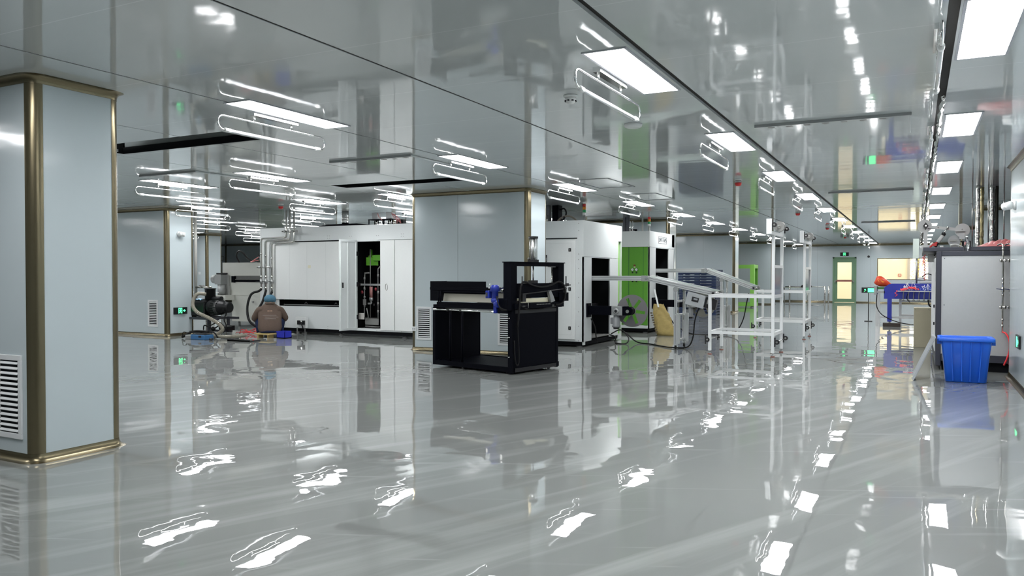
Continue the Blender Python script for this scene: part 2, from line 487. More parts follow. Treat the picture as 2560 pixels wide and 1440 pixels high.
# far wall with a door opening and a window opening
DX0, DX1, DZ = -3.47, -2.56, 2.08
WX0, WX1, WZ0, WZ1 = -1.60, .46, 1.10, 2.03
fw = MB()
T = FARY + .12
fw.box(X0, DX0, FARY, T, 0, H); fw.box(DX0, DX1, FARY, T, DZ, H); fw.box(DX1, WX0, FARY, T, 0, H)
fw.box(WX0, WX1, FARY, T, 0, WZ0); fw.box(WX0, WX1, FARY, T, WZ1, H); fw.box(WX1, X1, FARY, T, 0, H)
struct(fw.build('wall_far', wall_m))
coving_x('baseboard_far', X0, DX0-.06, FARY, -1); coving_x('trim_31', DX1+.06, X1, FARY, -1)
m = MB(); m.prism([(FARY, H-.058), (FARY-.05, H), (FARY, H)], 'x', DX0-.1, DX1+.1); struct(m.build('trim_32', bronze))
m = MB()
for sx in (-5.1, -4.2, -1.9, 1.0): m.box(sx-.003, sx+.003, FARY-.003, FARY, .06, H-.06)
struct(m.build('trim_33', mat('panel_joint_shadow_gap', (.22, .25, .27), .6)))
# wall on the right that ends beside the grey machine
RWX, RWY = 1.07, 11.95
m = MB(); m.box(RWX, RWX+.12, Y0, RWY, 0, H); struct(m.build('wall_right', wall_m))
coving_y('baseboard_right', Y0, RWY, RWX, -1)
m = MB(); m.cyl((RWX+.06, RWY, 0), (RWX+.06, RWY, H), .062, seg=16); struct(m.build('trim_34', bronze))
m = MB(); m.box(X0-.12, X0, Y0, FARY+.1, 0, H); struct(m.build('wall_left', wall_m))
m = MB(); m.box(X1, X1+.12, Y0, FARY+.1, 0, H); struct(m.build('wall_right_end', wall_m))
m = MB(); m.box(X0, X1, Y0-.12, Y0, 0, H); struct(m.build('wall_near', wall_m))
# wall closing the left bay
BW = 27.0
m = MB(); m.box(X0, -16.5, BW, BW+.12, 0, H); struct(m.build('wall_back_left', wall_m)); coving_x('baseboard_back_left', X0, -16.5, BW, -1)
m = MB(); m.cyl((-29.55, BW-.01, 0), (-29.55, BW-.01, H-.05), .045); struct(m.build('trim_35', bronze))
# doors
def door(n, x0, x1, zt, y, green=True, glass=True):
    d = MB(); fr = .055
    d.box(x0-fr, x0+.02, y-.03, y+.13, 0, zt+.04); d.box(x1-.02, x1+fr, y-.03, y+.13, 0, zt+.04); d.box(x0-fr, x1+fr, y-.03, y+.13, zt-.02, zt+.04)
    o = struct(d.build('door_%d' % n, green_door))
    l_ = MB(); a = x0+.02; b = x1-.02
    if glass:
        g = .13
        l_.box(a, a+g, y, y+.05, .01, zt-.02); l_.box(b-g, b, y, y+.05, .01, zt-.02); l_.box(a+g, b-g, y, y+.05, zt-.20, zt-.02); l_.box(a+g, b-g, y, y+.05, .01, .17)
        l_.box(a+g, b-g, y, y+.05, .97, 1.02)
        k = l_.build('door_leaf', green_door, o)
        gl = MB(); gl.box(a+g, b-g, y+.02, y+.026, .17, .97); gl.box(a+g, b-g, y+.02, y+.026, 1.02, zt-.20)
        gl.build('door_glass', clear, k)
        pb = MB(); pb.m(steel).cyl((a+.02, y-.07, 1.0), (b-.02, y-.07, 1.0), .014, seg=8); pb.m(mat('faded_red_bar', (.34, .14, .11), .5)).box(a+.1, b-.1, y-.09, y-.05, .97, 1.06)
        pb.m(steel).box(a+.01, a+.06, y-.08, y, .95, 1.03); pb.box(b-.06, b-.01, y-.08, y, .95, 1.03)
        pb.build('panic_bar', None, k)
    else:
        l_.box(a, b, y, y+.05, .01, zt-.02); l_.build('door_leaf', green_door, o)
    return o
door(1, DX0, DX1, DZ, FARY)
door(2, -27.3, -25.9, 1.95, BW-.03, glass=False)
# window
m = MB(); e = .03
m.box(WX0-e, WX1+e, FARY-.01, FARY+.10, WZ0-e, WZ0); m.box(WX0-e, WX1+e, FARY-.01, FARY+.10, WZ1, WZ1+e)
m.box(WX0-e, WX0, FARY-.01, FARY+.10, WZ0, WZ1); m.box(WX1, WX1+e, FARY-.01, FARY+.10, WZ0, WZ1)
wo = struct(m.build('window_1', bronze)); 
m = MB(); m.box(WX0, WX1, FARY+.05, FARY+.056, WZ0, WZ1); m.build('window_glass', clear, wo)
# what stands outside the far wall: a sunlit courtyard wall with a hydrant sign, and a yellowing tree
m = MB(); m.m(mat('cream_render', (.78, .68, .50), .9)).box(-7, -.42, 43.0, 43.2, -.1, 4.2); m.m(mat('grey_render_edge', (.42, .37, .32), .9)).box(-.42, -.30, 42.9, 43.2, -.1, 4.2)
yw = struct(m.build('wall_courtyard'))
m = MB(); m.box(-8, 4, 39.8, 60, -.12, -.02); struct(m.build('ground_courtyard', mat('pale_paving', (.55, .5, .42), .9)))
fb = tag(MB().m(red_p).box(-.83, -.69, 42.96, 43.0, 1.22, 1.34).m(cream).box(-.81, -.71, 42.95, 42.965, 1.24, 1.32).build('wall_sign'), 'small red-edged square sign on the sunlit cream wall outside the window', 'sign')
def tree():
    t = thing('tree', 'yellow-green leafy tree outside the far window beside the cream wall', 'tree', (-.02, 46.5, -.02))
    MB().tube([(-.02, 46.5, -.02), (0, 46.5, 1.2), (.1, 46.5, 2.6)], [.12, .09, .04], 8).build('trunk', mat('bark', (.2, .15, .1), .9), t)
    f = MB(); lm = mat('yellow_green_leaf', (.50, .50, .10), .7); f.m(lm)
    rnd = random.Random(3)
    for i in range(900):
        a = rnd.uniform(0, 2*PI); rr = rnd.random()**.5*.62; z = rnd.uniform(.5, 3.2)
        c = Vector((.02 + rr*math.cos(a), 46.5 + rr*math.sin(a), z)); q = Quaternion((rnd.uniform(-1, 1), rnd.uniform(-1, 1), rnd.uniform(-1, 1)), rnd.uniform(0, 3))
        f._f([f.bm.verts.new(c + q @ Vector(p)) for p in ((-.05, 0, 0), (0, -.025, 0), (.06, 0, 0), (0, .025, 0))])
    f.build('foliage', None, t)
tree()

# ================================================================== CEILING FITTINGS
ORD = ['first', 'second', 'third', 'fourth', 'fifth', 'sixth', 'seventh', 'eighth', 'ninth', 'tenth', 'eleventh', 'twelfth', 'thirteenth']
ROWS = [(.345, .10, 'row by the foil-lined joint'), (-1.725, -1.905, 'row by the wide dark joint'),
        (-4.835, -5.03, 'row above the black cart'), (-8.14, -8.34, 'row behind the middle pillar'),
        (-10.07, -10.26, 'row over the open cabinet'), (-13.12, -13.31, 'row over the three steel pipes'),
        (-16.45, -16.64, 'row beyond the exit-sign pillar'), (-18.35, -18.54, 'row over the black pump'), (-21.45, -21.64, 'deepest row of the left bay')]
def PY(k): return 5.15 + 3.15*k + (.012*k*k if k > 0 else 0)
def project(X, Y, Z):
    v = Vector((X, Y, Z - EYE)); d = v.dot(fwd)
    if d < .1: return None
    return 1280 + F_PX*v.dot(r2)/d, 720 - F_PX*v.dot(u2)/d
BLOCK = [(-7.8, -5.45, y, y+.7) for y in CY] + [(-16.2, -13.95, CY[1], CY[1]+.68), (-16.2, -13.95, CY[2], CY[2]+.68), (-24.2, -21.9, CY[2], CY[2]+.68)]
def hidden(X, Y):
    for (a, b, c, d) in BLOCK:
        t0, t1 = 0, .995
        for (o_, lo, hi) in ((X, a, b), (Y, c, d)):
            if abs(o_) < 1e-6: continue
            u, v = lo/o_, hi/o_
            if u > v: u, v = v, u
            t0, t1 = max(t0, u), min(t1, v)
        if t0 < t1: return True
    return False
def seen(X, Y):
    n_ = 0
    for dy in (-.55, 0, .55):
        p = project(X, Y+dy, H)
        if p and -10 < p[0] < 2570 and -30 < p[1] < 1440 and not hidden(X, Y+dy): n_ += 1
    return n_ > 0
# one light of each kind, then copies
L0 = thing('ceiling_light', 'x', 'light', (0, 0, H), 0, 'LED ceiling lights')
m = MB(); a, b_, f = .146, .62, .016
m.box(-a, a, -b_, -b_+f, H-.008, H+.02); m.box(-a, a, b_-f, b_, H-.008, H+.02); m.box(-a, -a+f, -b_+f, b_-f, H-.008, H+.02); m.box(a-f, a, -b_+f, b_-f, H-.008, H+.02)
m.build('frame', led_frame, L0)
m = MB(); m.box(-a+f, a-f, -b_+f, b_-f, H-.005, H+.005); m.build('diffuser', led, L0)
U0 = thing('germicidal_lamp', 'x', 'lamp', (0, 0, H), 0, 'tube lamps hung under the ceiling')
m = MB(); m.box(-.028, .028, -.265, .265, H-.034, H); m.build('mounting_box', chrome, U0)
for sy2 in (-.24, .20):
    m = MB(); m.cyl((0, sy2, H-.034), (0, sy2, H-.087), .011, seg=10); m.build('strut', chrome, U0)
m = MB(); rr = .058; pts = []
for k in range(9): a_ = R_(-90 + -180*k/8); pts.append((0, -.575 + rr*math.cos(a_), H-.145 + rr*math.sin(a_)))
pts2 = []
for k in range(9): a_ = R_(90 - 180*k/8); pts2.append((0, .59 + rr*math.cos(a_), H-.145 + rr*math.sin(a_)))
m.tube([(0, -.555, H-.203)] + pts + pts2 + [(0, .575, H-.203)], .0085, 8)
m.build('hanger_loop', chrome, U0)
m = MB(); m.cyl((0, -.50, H-.203), (0, .52, H-.203), .0135, seg=12); m.build('glass_tube', glass_tube, U0)
for sy2 in (-.56, .52):
    m = MB(); m.cyl((0, sy2, H-.203), (0, sy2+.06, H-.203), .0175, seg=12); m.build('lamp_holder', white_paint, U0)
nl = nu = 0
first_l = first_u = True
for (px, ux_, rowname) in ROWS:
    lo = -1 if px > -9 else 0
    hi = 11 if px > -6 else 7 if px > -9 else 7
    c_l = c_u = 0
    for k in range(lo, hi):
        y = PY(k)
        if y > 26.2 and px < -9: continue
        if any(a_-.15 < px < b2+.15 and c_-.65 < y < d_+.65 for (a_, b2, c_, d_) in BLOCK): continue
        vis = seen(px, y)
        if vis:
            c_l += 1; lab = 'lit LED panel, %s from the camera, %s' % (ORD[c_l-1], rowname)
        else: lab = 'lit LED panel beyond view, %s' % rowname
        if first_l: first_l = False; L0.location = (px, y, H); L0['label'] = lab; 
        else: L0c = dup(L0, (px, y, H), None, lab)
        if seen(ux_, y) and k >= 0:
            c_u += 1; lab = 'chrome-looped tube lamp, %s from the camera, %s' % (ORD[c_u-1], rowname)
            if first_u: first_u = False; U0.location = (ux_, y, H); U0['label'] = lab
            else: dup(U0, (ux_, y, H), None, lab)

# smoke detectors, alarm sounders, dome
def detector(x, y, lab, redd=True, group=None):
    t = thing('smoke_detector', lab, 'smoke detector', (x, y, H), 0, group)
    MB().lathe((x, y, H), (0, 0, -1), [(0, .055), (.012, .055), (.02, .05)], 20).build('base', cam_white, t)
    if redd:
        MB().lathe((x, y, H-.02), (0, 0, -1), [(0, .048), (.012, .052), (.030, .050)], 20).build('collar', cast, t)
        MB().lathe((x, y, H-.05), (0, 0, -1), [(0, .050), (.028, .046), (.048, .030)], 20).build('red_cap', red_p, t)
    else:
        MB().lathe((x, y, H-.02), (0, 0, -1), [(0, .045), (.02, .043), (.040, .030), (.046, .012)], 20).build('cap', cam_white, t)
        s = MB()
        for k in range(8):
            a_ = 2*PI*k/8; s.cb((x+.040*math.cos(a_), y+.040*math.sin(a_), H-.045), (.014, .014, .007))
        s.build('slots', dark_in, t)
    return t
detector(-2.385, 5.57, 'round white slotted smoke detector on the ceiling beside the largest tube lamp', False)
for k, (x, y) in enumerate(((-2.32, 11.6), (-2.32, 18.0), (-2.30, 24.1), (-2.3, 30.3))):
    detector(x, y, 'red and grey ceiling alarm, %s from the camera along the corridor' % ORD[k], True, 'red alarms along the corridor ceiling')
detector(-11.18, 11.6, 'red and grey ceiling alarm beside the three steel pipes', True)
d = MB().lathe((-2.33, 6.9, H), (0, 0, -1), [(0, .085), (.010, .085), (.026, .078), (.036, .055)], 24)
tag(d.build('ceiling_dome', cam_white), 'shallow translucent white dome on the ceiling near the end of the largest tube lamp', 'dome')

# air-conditioning / filter cassettes whose lip drops below the ceiling
def cassette(x, y, w_, d_, lab, squares=True):
    t = thing('ceiling_air_cassette', lab, 'air conditioner', (x, y, H), 0, 'flat air cassettes in the ceiling')
    MB().box(x, x+w_, y, y+d_, H-.022, H-.001, bev=.004).build('panel', ceil_lip, t)
    m = MB(); m.box(x-.012, x+w_+.012, y-.016, y, H-.026, H-.001); m.build('front_lip', cast, t)
    if squares:
        for k in range(int(w_/.16)): MB().box(x+.1+k*.155, x+.155+k*.155, y+.05, y+.10, H-.0235, H-.0222).build('dark_square', dull, t)  # row of small dark squares along the front edge of the underside
    return t
ceil_lip = mat('air_cassette_panel', (.62, .655, .655), .07, spec=1.0)
cassette(-1.335, 7.47, 1.27, .95, 'wide flat air cassette in the ceiling, closest above the right corridor')
cassette(-1.32, 14.1, 1.25, .95, 'wide flat air cassette in the corridor ceiling, second from the camera')
cassette(-1.31, 22.6, 1.25, .95, 'wide flat air cassette in the corridor ceiling, third from the camera')
cassette(-6.38, 7.47, 1.18, .9, 'flat air cassette in the ceiling in front of the middle pillar')
cassette(-9.67, 7.32, 1.1, .9, 'flat air cassette in the ceiling past the near pillar, partly behind a tube lamp')
for k, (x0_, y0_) in enumerate(((-4.55, 10.6), (-4.55, 12.9))):
    hf = MB().m(led_frame); w1 = .6; 
    hf.box(x0_, x0_+w1, y0_, y0_+.02, H-.006, H-.0005); hf.box(x0_, x0_+w1, y0_+1.18, y0_+1.2, H-.006, H-.0005); hf.box(x0_, x0_+.02, y0_+.02, y0_+1.18, H-.006, H-.0005); hf.box(x0_+w1-.02, x0_+w1, y0_+.02, y0_+1.18, H-.006, H-.0005)
    tag(hf.build('ceiling_hatch_frame'), 'thin metal frame of a ceiling hatch near the lettered machine, %s' % ('nearer the camera', 'farther from the camera')[k], 'hatch')
# crumpled foil strip and dark duct edges showing in the widest joint
fo = MB(); rnd = random.Random(5); y = 6.8; ring = None; R4 = []
while y < 24:
    x = .165 + rnd.uniform(-.008, .008); z = H - rnd.uniform(.036, .05); w_ = rnd.uniform(.010, .020)
    R4.append([Vector((x-w_, y, z+.02)), Vector((x, y, z-.012)), Vector((x+w_, y, z+.02)), Vector((x, y, z+.028))]); y += rnd.uniform(.05, .16)
fo.loft(R4, smooth=False)
tag(fo.build('foil_strip', foil), 'crumpled silver foil strip stuffed along the open ceiling joint', 'foil')

# ================================================================== THINGS ON THE WALLS
def vent(x, y, z0, w_, h_, lab, n_=14):
    """louvred grille on a wall facing -Y"""
    t = thing('wall_vent', lab, 'vent', (x, y, z0), 0)
    f = .038; m = MB(); z1 = z0+h_; x1 = x+w_
    m.box(x, x1, y-.014, y, z0, z0+f, bev=.002); m.box(x, x1, y-.014, y, z1-f, z1, bev=.002); m.box(x, x+f, y-.014, y, z0+f, z1-f, bev=.002); m.box(x1-f, x1, y-.014, y, z0+f, z1-f, bev=.002)
    m.build('frame', vent_white, t)
    MB().box(x+f, x1-f, y-.002, y-.001, z0+f, z1-f).build('backing', dark_in, t)
    s = MB(); st = (h_-2*f)/n_
    for k in range(n_):
        zc = z0+f+st*(k+.5); s.prism([(y-.004, zc+st*.22), (y-.015, zc-st*.14), (y-.014, zc-st*.26), (y-.003, zc+st*.10)], 'x', x+f+.006, x1-f-.006)
    s.build('louvres', vent_white, t)
    return t
vent(-5.86, CY[0], .155, .30, .59, 'white louvred vent low on the near pillar at the picture edge')
vent(-7.68, CY[1], .185, .31, .57, 'white louvred vent low on the middle pillar, beside the wall socket')
vent(-6.08, CY[1], .155, .31, .57, 'white louvred vent on the middle pillar seen through the open black cart')
vent(-14.53, CY[1]-.05, .19, .31, .57, 'white louvred vent on the pillar behind the near pillar, beside its bronze corner')
t = thing('wall_socket', 'small white double wall socket beside the middle pillar vent', 'socket', (-7.77, CY[1], .33))
MB().box(-7.775, -7.69, CY[1]-.012, CY[1], .33, .405, bev=.003).build('plate', vent_white, t)
s = MB()
for k in (0, 1): s.box(-7.76+k*.037, -7.757+k*.037, CY[1]-.0135, CY[1]-.011, .355, .38); s.box(-7.75+k*.037, -7.747+k*.037, CY[1]-.0135, CY[1]-.011, .355, .38)
s.build('slots', dark_in, t)

def exit_sign(lab, frame, w_, h_, arrow=True, thick=.02):
    """frame: function (u, v, d) -> world; u along the sign, v up, d out of the wall"""
    o = frame(0, 0, 0)
    t = thing('exit_sign', lab, 'exit sign', o)
    def slab(m, u0, u1, v0, v1, d0, d1):
        vs = [m.bm.verts.new(frame(u, v, d_)) for (u, v, d_) in ((u0,v0,d0),(u1,v0,d0),(u1,v1,d0),(u0,v1,d0),(u0,v0,d1),(u1,v0,d1),(u1,v1,d1),(u0,v1,d1))]
        for f in ((3,2,1,0),(4,5,6,7),(0,1,5,4),(1,2,6,5),(2,3,7,6),(3,0,4,7)): m._f([vs[i] for i in f])
    def poly(m, pts, d0, d1):
        A = [m.bm.verts.new(frame(u, v, d0)) for u, v in pts]; B = [m.bm.verts.new(frame(u, v, d1)) for u, v in pts]
        m._f(A); m._f(B)
        for i in range(len(pts)): m._f((A[i], A[(i+1) % len(pts)], B[(i+1) % len(pts)], B[i]))
    m = MB(); slab(m, -w_/2, w_/2, -h_/2, h_/2, 0, thick); m.build('housing', blk_m, t)
    g = MB(); s = h_
    # door outline with the running figure, then the arrow
    cx_ = -.02*w_ if arrow else 0
    for (a, b2, c_, d_) in ((-.34, .30, .30, .40), (-.34, -.25, -.40, .30), (.21, .30, -.40, .30)):
        slab(g, cx_+a*s, cx_+b2*s, c_*s, d_*s, thick, thick+.004)
    poly(g, [(cx_+.02*s+.075*s*math.cos(q), .19*s+.075*s*math.sin(q)) for q in [2*PI*k/8 for k in range(8)]], thick, thick+.004)
    poly(g, [(cx_-.06*s, .10*s), (cx_+.08*s, .08*s), (cx_+.04*s, -.12*s), (cx_-.10*s, -.12*s)], thick, thick+.004)
    poly(g, [(cx_-.10*s, -.12*s), (cx_-.02*s, -.12*s), (cx_-.12*s, -.30*s), (cx_-.24*s, -.33*s), (cx_-.22*s, -.27*s), (cx_-.15*s, -.24*s)], thick, thick+.004)
    poly(g, [(cx_-.03*s, -.12*s), (cx_+.05*s, -.12*s), (cx_+.14*s, -.22*s), (cx_+.10*s, -.38*s), (cx_+.04*s, -.36*s), (cx_+.07*s, -.24*s)], thick, thick+.004)
    poly(g, [(cx_-.06*s, .10*s), (cx_-.08*s, .03*s), (cx_-.19*s, .04*s), (cx_-.20*s, .09*s)], thick, thick+.004)
    poly(g, [(cx_+.08*s, .08*s), (cx_+.10*s, .0), (cx_+.17*s, .02*s), (cx_+.18*s, .08*s)], thick, thick+.004)
    if arrow:
        slab(g, .42*s, .62*s, -.05*s, .05*s, thick, thick+.004)
        poly(g, [(.60*s, .20*s), (.86*s, 0), (.60*s, -.20*s)], thick, thick+.004)
    g.build('pictogram', exit_green, t)
    return t
exit_sign('dark sign with glowing green running figure above the green glass door', lambda u, v, d: Vector((-3.02+u, FARY-d, 2.26+v)), .37, .17, arrow=False)
PX2 = -13.95
exit_sign('black sign with green running figure and arrow, low on the pillar behind the black pump', lambda u, v, d: Vector((PX2+d, 11.49+u, .53+v)), .34, .145)
exit_sign('small green-lit exit sign low on the right wall beside the red hose', lambda u, v, d: Vector((RWX-d, 10.85-u, .53+v)), .36, .15)

def dome_camera(o, out, side, lab):
    o, out, side = Vector(o), Vector(out).normalized(), Vector(side).normalized()
    t = thing('security_camera', lab, 'security camera', o)
    MB().lathe(o, out, [(0, .058), (.02, .056), (.03, .045)], 20).build('mount', cam_white, t)
    c = o + out*.065
    MB().sphere(c, .052, 16, 10).build('body', cam_white, t)
    d_ = (out*.7 + side*.8 + Vector((0, 0, -.15))).normalized()
    h_ = MB().lathe(c, d_, [(0, .045), (.06, .047), (.085, .045), (.087, .030), (.075, .026)], 20).build('barrel', cam_white, t)
    MB().lathe(c, d_, [(.074, .025), (.079, .024)], 16).build('lens', blk_m, h_)
dome_camera((PX2, 11.47, 2.16), (1, 0, 0), (0, 1, 0), 'round white security camera high on the pillar with the exit sign')
dome_camera((RWX, 11.35, 2.17), (-1, 0, 0), (0, 1, 0), 'white cylinder security camera on the right wall above the grey machine')
# fittings on the back-left wall and its pillar
tag(MB().box(-22.31, -22.22, CY[2]-.012, CY[2], 1.29, 1.38, bev=.003).build('light_switch', vent_white), 'small square white light switch on the narrow pillar behind the pump', 'switch')
t = thing('wall_control_panel', 'narrow white wall panel with blue lamp beside the far left doorway', 'control panel', (-30.45, BW, 1.6))
MB().box(-30.55, -30.30, BW-.05, BW, 1.95, 2.42, bev=.01).build('case', vent_white, t)
MB().box(-30.66, -30.56, BW-.05, BW, 1.90, 2.42).build('side_strip', bronze, t)
MB().lathe((-30.50, BW-.03, 1.72), (0, -1, 0), [(0, .07), (.03, .07)], 12).build('blue_lamp', mat('blue_lamp', (.15, .15, .9), .4, emit=.9, ecol=(.2, .2, 1)), t)
MB().box(-30.55, -30.42, BW-.06, BW, 1.42, 1.66, bev=.01).build('handset', blk_m, t)
t = MB().m(wall_m).box(-30.0, -29.72, BW-.01, BW, 1.98, 2.14).m(bronze).box(-30.02, -29.70, BW-.005, BW, 1.96, 2.16)
tag(t.build('wall_notice'), 'small pale framed plate on the far left wall above the black pump', 'plate')
tag(MB().lathe((-1.99, FARY, 2.14), (0, -1, 0), [(0, .055), (.02, .055), (.03, .035)], 14).m(blk_m).lathe((-1.99, FARY-.03, 2.14), (0, -1, 0), [(0, .03), (.006, .028)], 12).build('wall_speaker', cast), 'small round dark fitting on the far wall between door and window', 'fitting')

# ================================================================== LONG WHITE ENCLOSURE
def enclosure():
    XA, XB, YF, YB, ZT = -13.16, -8.1, 13.0, 15.3, 2.325
    t = thing('machine_enclosure', 'long white machine enclosure with one open door and black horizontal slots', 'machine', (XA, YF, 0))
    b = MB(); T_ = .03
    ox0, ox1, oz0, oz1 = -10.42, -9.80, .185, 1.995           # the open doorway
    # front skin, built round the doorway and the lower slot
    b.box(XA, -12.60, YF, YF+T_, .13, ZT); b.box(-12.60, -10.78, YF, YF+T_, .75, 2.0); b.box(-12.60, -10.78, YF, YF+T_, .13, .61); b.box(-12.60, -10.78, YF, YF+T_, 2.035, ZT)
    b.box(-10.78, ox0, YF, YF+T_, .13, ZT); b.box(ox0, ox1, YF, YF+T_, .13, oz0); b.box(ox0, ox1, YF, YF+T_, oz1, ZT); b.box(ox1, XB, YF, YF+T_, .13, ZT)
    b.box(XA, XA+T_, YF+T_, YB, .13, ZT); b.box(XB-T_, XB, YF+T_, YB, .13, ZT); b.box(XA+T_, XB-T_, YB-T_, YB, .13, ZT); b.box(XA, XB, YF, YB, ZT, ZT+.012)
    b.box(XA+T_, XB-T_, YF+T_, YB-T_, .13, .16)
    b.build('body', panel_white, t)
    i = MB(); i.box(-12.7, -10.7, YF+T_+.25, YF+T_+.27, .16, ZT-.02); i.box(ox0-.25, ox1+.25, YF+.95, YF+.97, .16, ZT-.05); i.box(ox0-.27, ox0-.25, YF+T_, YF+.97, .16, ZT-.05); i.box(ox1+.25, ox1+.27, YF+T_, YF+.97, .16, ZT-.05)
    i.box(ox0-.25, ox1+.25, YF+T_, YF+.95, 2.25, 2.27); i.build('lining', dark_in, t)
    p = MB(); p.box(-12.77, -10.785, YF-.035, YF-.003, .755, 2.01, bev=.004)
    sp_ = p.build('sliding_panel', white_paint, t)
    s = MB()
    for sx in (-12.25, -11.75, -11.22): s.box(sx-.0015, sx+.0015, YF-.0362, YF-.035, .76, 2.0)
    s.build('panel_joint', mat('soft_joint_line', (.52, .54, .54), .5), sp_)
    l_ = MB(); l_.box(-11.72, -11.64, YF-.037, YF-.035, 1.44, 1.505); lb = l_.build('warning_label', paper, sp_)
    for sx in (-12.05, -11.2, -10.9):
        MB().prism([(sx-.045, .655), (sx, .70), (sx+.045, .655), (sx+.03, .655), (sx, .685), (sx-.03, .655)], 'y', YF+.26, YF+.272).build('hook', cast, t)
    MB().box(-12.5, -10.9, YF+.05, YF+.07, .63, .645).build('slot_rail', cast, t)
    # open door, swung towards the camera and seen almost edge-on
    th = R_(-98); mx = Matrix.Translation((ox0, YF-.012, 0)) @ Matrix.Rotation(th - PI + R_(0), 4, 'Z') @ Matrix.Identity(4)
    mx = Matrix.Translation((ox0+.005, YF-.015, 0)) @ Matrix.Rotation(R_(180+84), 4, 'Z')
    d = MB(); d.box(0, .50, 0, .022, .15, 2.03, mx, bev=.003)
    dd = d.build('door', panel_white, t)
    f = MB(); f.box(.02, .05, -.012, 0, .17, 2.01, mx); f.box(.45, .48, -.012, 0, .17, 2.01, mx); f.box(.05, .45, -.012, 0, 1.98, 2.01, mx); f.box(.05, .45, -.012, 0, .17, .20, mx); f.box(.25, .275, -.012, 0, .2, 1.98, mx)
    f.box(.02, .05, .022, .034, .17, 2.01, mx); f.box(.45, .48, .022, .034, .17, 2.01, mx); f.box(.05, .45, .022, .034, 1.98, 2.01, mx); f.box(.05, .45, .022, .034, .17, .20, mx); f.box(.25, .275, .022, .034, .2, 1.98, mx)
    f.build('stiffener', panel_white, dd)
    f = MB()
    for z in (.42, 1.10, 1.74): f.box(-.02, .03, .022, .045, z-.045, z+.045, mx)
    f.build('hinges', blk_m, dd)
    MB().box(.42, .44, .034, .055, 1.03, 1.14, mx).build('handle', blk_m, dd)
    # closed pair of doors
    for (a, c) in ((-9.80, -9.44), (-9.43, -8.95)):
        d = MB().box(a+.006, c-.004, YF-.024, YF-.002, .16, 2.01, bev=.003); dd = d.build('door', white_paint, t)
        if a < -9.7:
            h_ = MB(); h_.m(steel).tube([(a+.145, YF-.026, 1.0), (a+.145, YF-.026, 1.1), (a+.185, YF-.026, 1.1), (a+.185, YF-.026, 1.0)], .006, 6, closed=True, sub=4)
            h_.build('handle', None, dd)
    MB().box(-9.86, -8.2, YF-.03, YF-.001, 2.02, 2.05).build('door_head', panel_white, t)
    # screws
    sc_ = MB()
    for sx in (-12.4, -11.2, -10.6, -9.9, -9.28):
        for z in (2.08, 2.13) if sx < -11 or sx > -9.4 else (2.11,):
            sc_.cyl((sx, YF-.004, z), (sx, YF+.002, z), .008, seg=8); sc_.cyl((sx+.05, YF-.004, z), (sx+.05, YF+.002, z), .008, seg=8)
        for z in (.19, .145): sc_.cyl((sx, YF-.004, z), (sx, YF+.002, z), .008, seg=8)
    o = sc_.build('screws', cast, t); o['kind'] = 'stuff'
    ft = 0
    for sx in (-12.9, -12.0, -10.95, -9.3, -8.4):
        for sy2 in (YF+.15, YB-.15): MB().m(cast).lathe((sx, sy2, .0), (0, 0, 1), [(0, .06), (.02, .055), (.03, .02), (.13, .02)], 12).build('foot', None, t)
    MB().box(XA+.05, XB-.05, YF+.06, YF+.12, .05, .13).build('base_beam', dark_in, t)
    # inside the doorway
    old = set(o.name for o in t.children)
    k = MB(); k.m(green_p); k.box(-10.17, -9.85, YF+.35, YF+.62, 1.50, 1.67); k.lathe((-10.03, YF+.48, 1.67), (0, 0, 1), [(0, .09), (.04, .09), (.05, .05), (.16, .045), (.17, .02)], 12); k.box(-9.98, -9.78, YF+.3, YF+.6, 1.60, 1.72)
    k.build('green_gearbox', None, t)
    MB().m(dull).cyl((-10.06, YF+.35, .35), (-10.06, YF+.35, 1.85), .014, seg=10).build('shaft', None, t)
    MB().m(cast).box(-10.32, -9.76, YF+.20, YF+.25, 1.07, 1.11).cyl((-10.34, YF+.22, 1.09), (-10.28, YF+.22, 1.09), .028).build('cross_bar', None, t)
    g = MB().m(dull).tube([(-10.22, YF+.22, .40), (-10.21, YF+.22, 1.25), (-10.18, YF+.22, 1.33), (-10.08, YF+.22, 1.34)], .016, 8, sub=3)
    for z in (.62, .80, .98, 1.20): g.cyl((-10.215, YF+.22, z), (-10.215, YF+.22, z+.05), .028, seg=8)
    g.box(-10.26, -10.17, YF+.18, YF+.26, .66, .78); g.build('valve_pipe', None, t)
    g = MB().m(dull).tube([(-9.86, YF+.22, .3), (-9.86, YF+.22, 1.42), (-9.80, YF+.22, 1.48)], .018, 8)
    for z in (.5, .66, .9, 1.25): g.cyl((-9.86, YF+.22, z), (-9.86, YF+.22, z+.06), .03, seg=8)
    g.build('valve_pipe', None, t)
    MB().m(mat('dull_pink_filter', (.28, .13, .12), .4)).cyl((-10.04, YF+.18, .82), (-10.04, YF+.18, 1.05), .045).m(cast).cyl((-10.04, YF+.18, .76), (-10.04, YF+.18, .82), .05).tube([(-10.04, YF+.18, .76), (-10.04, YF+.18, .70), (-10.13, YF+.2, .69)], .02, 8, sub=3).build('filter', None, t)
    for (x, z) in ((-10.28, .93), (-9.92, 1.0)): MB().sphere((x, YF+.2, z), .035, 10, 8).build('red_valve', mat('dark_red_valve', (.22, .02, .03), .4), t)
    MB().m(mat('ivory_junction_box', (.55, .53, .50), .6)).box(-10.37, -10.22, YF+.12, YF+.22, .36, .49).build('junction_box', None, t)
    MB().m(dull).box(-10.2, -9.85, YF+.15, YF+.5, .25, .38).tube([(-10.2, YF+.2, .3), (-10.12, YF+.1, .4), (-10.16, YF+.1, .6)], .012, 6, sub=4).tube([(-10.2, YF+.2, .21), (-9.82, YF+.2, .21)], .02, 8).build('pump_base', None, t)
    w_ = MB().m(mat('pale_gap_plate', (.75, .76, .76), .5))
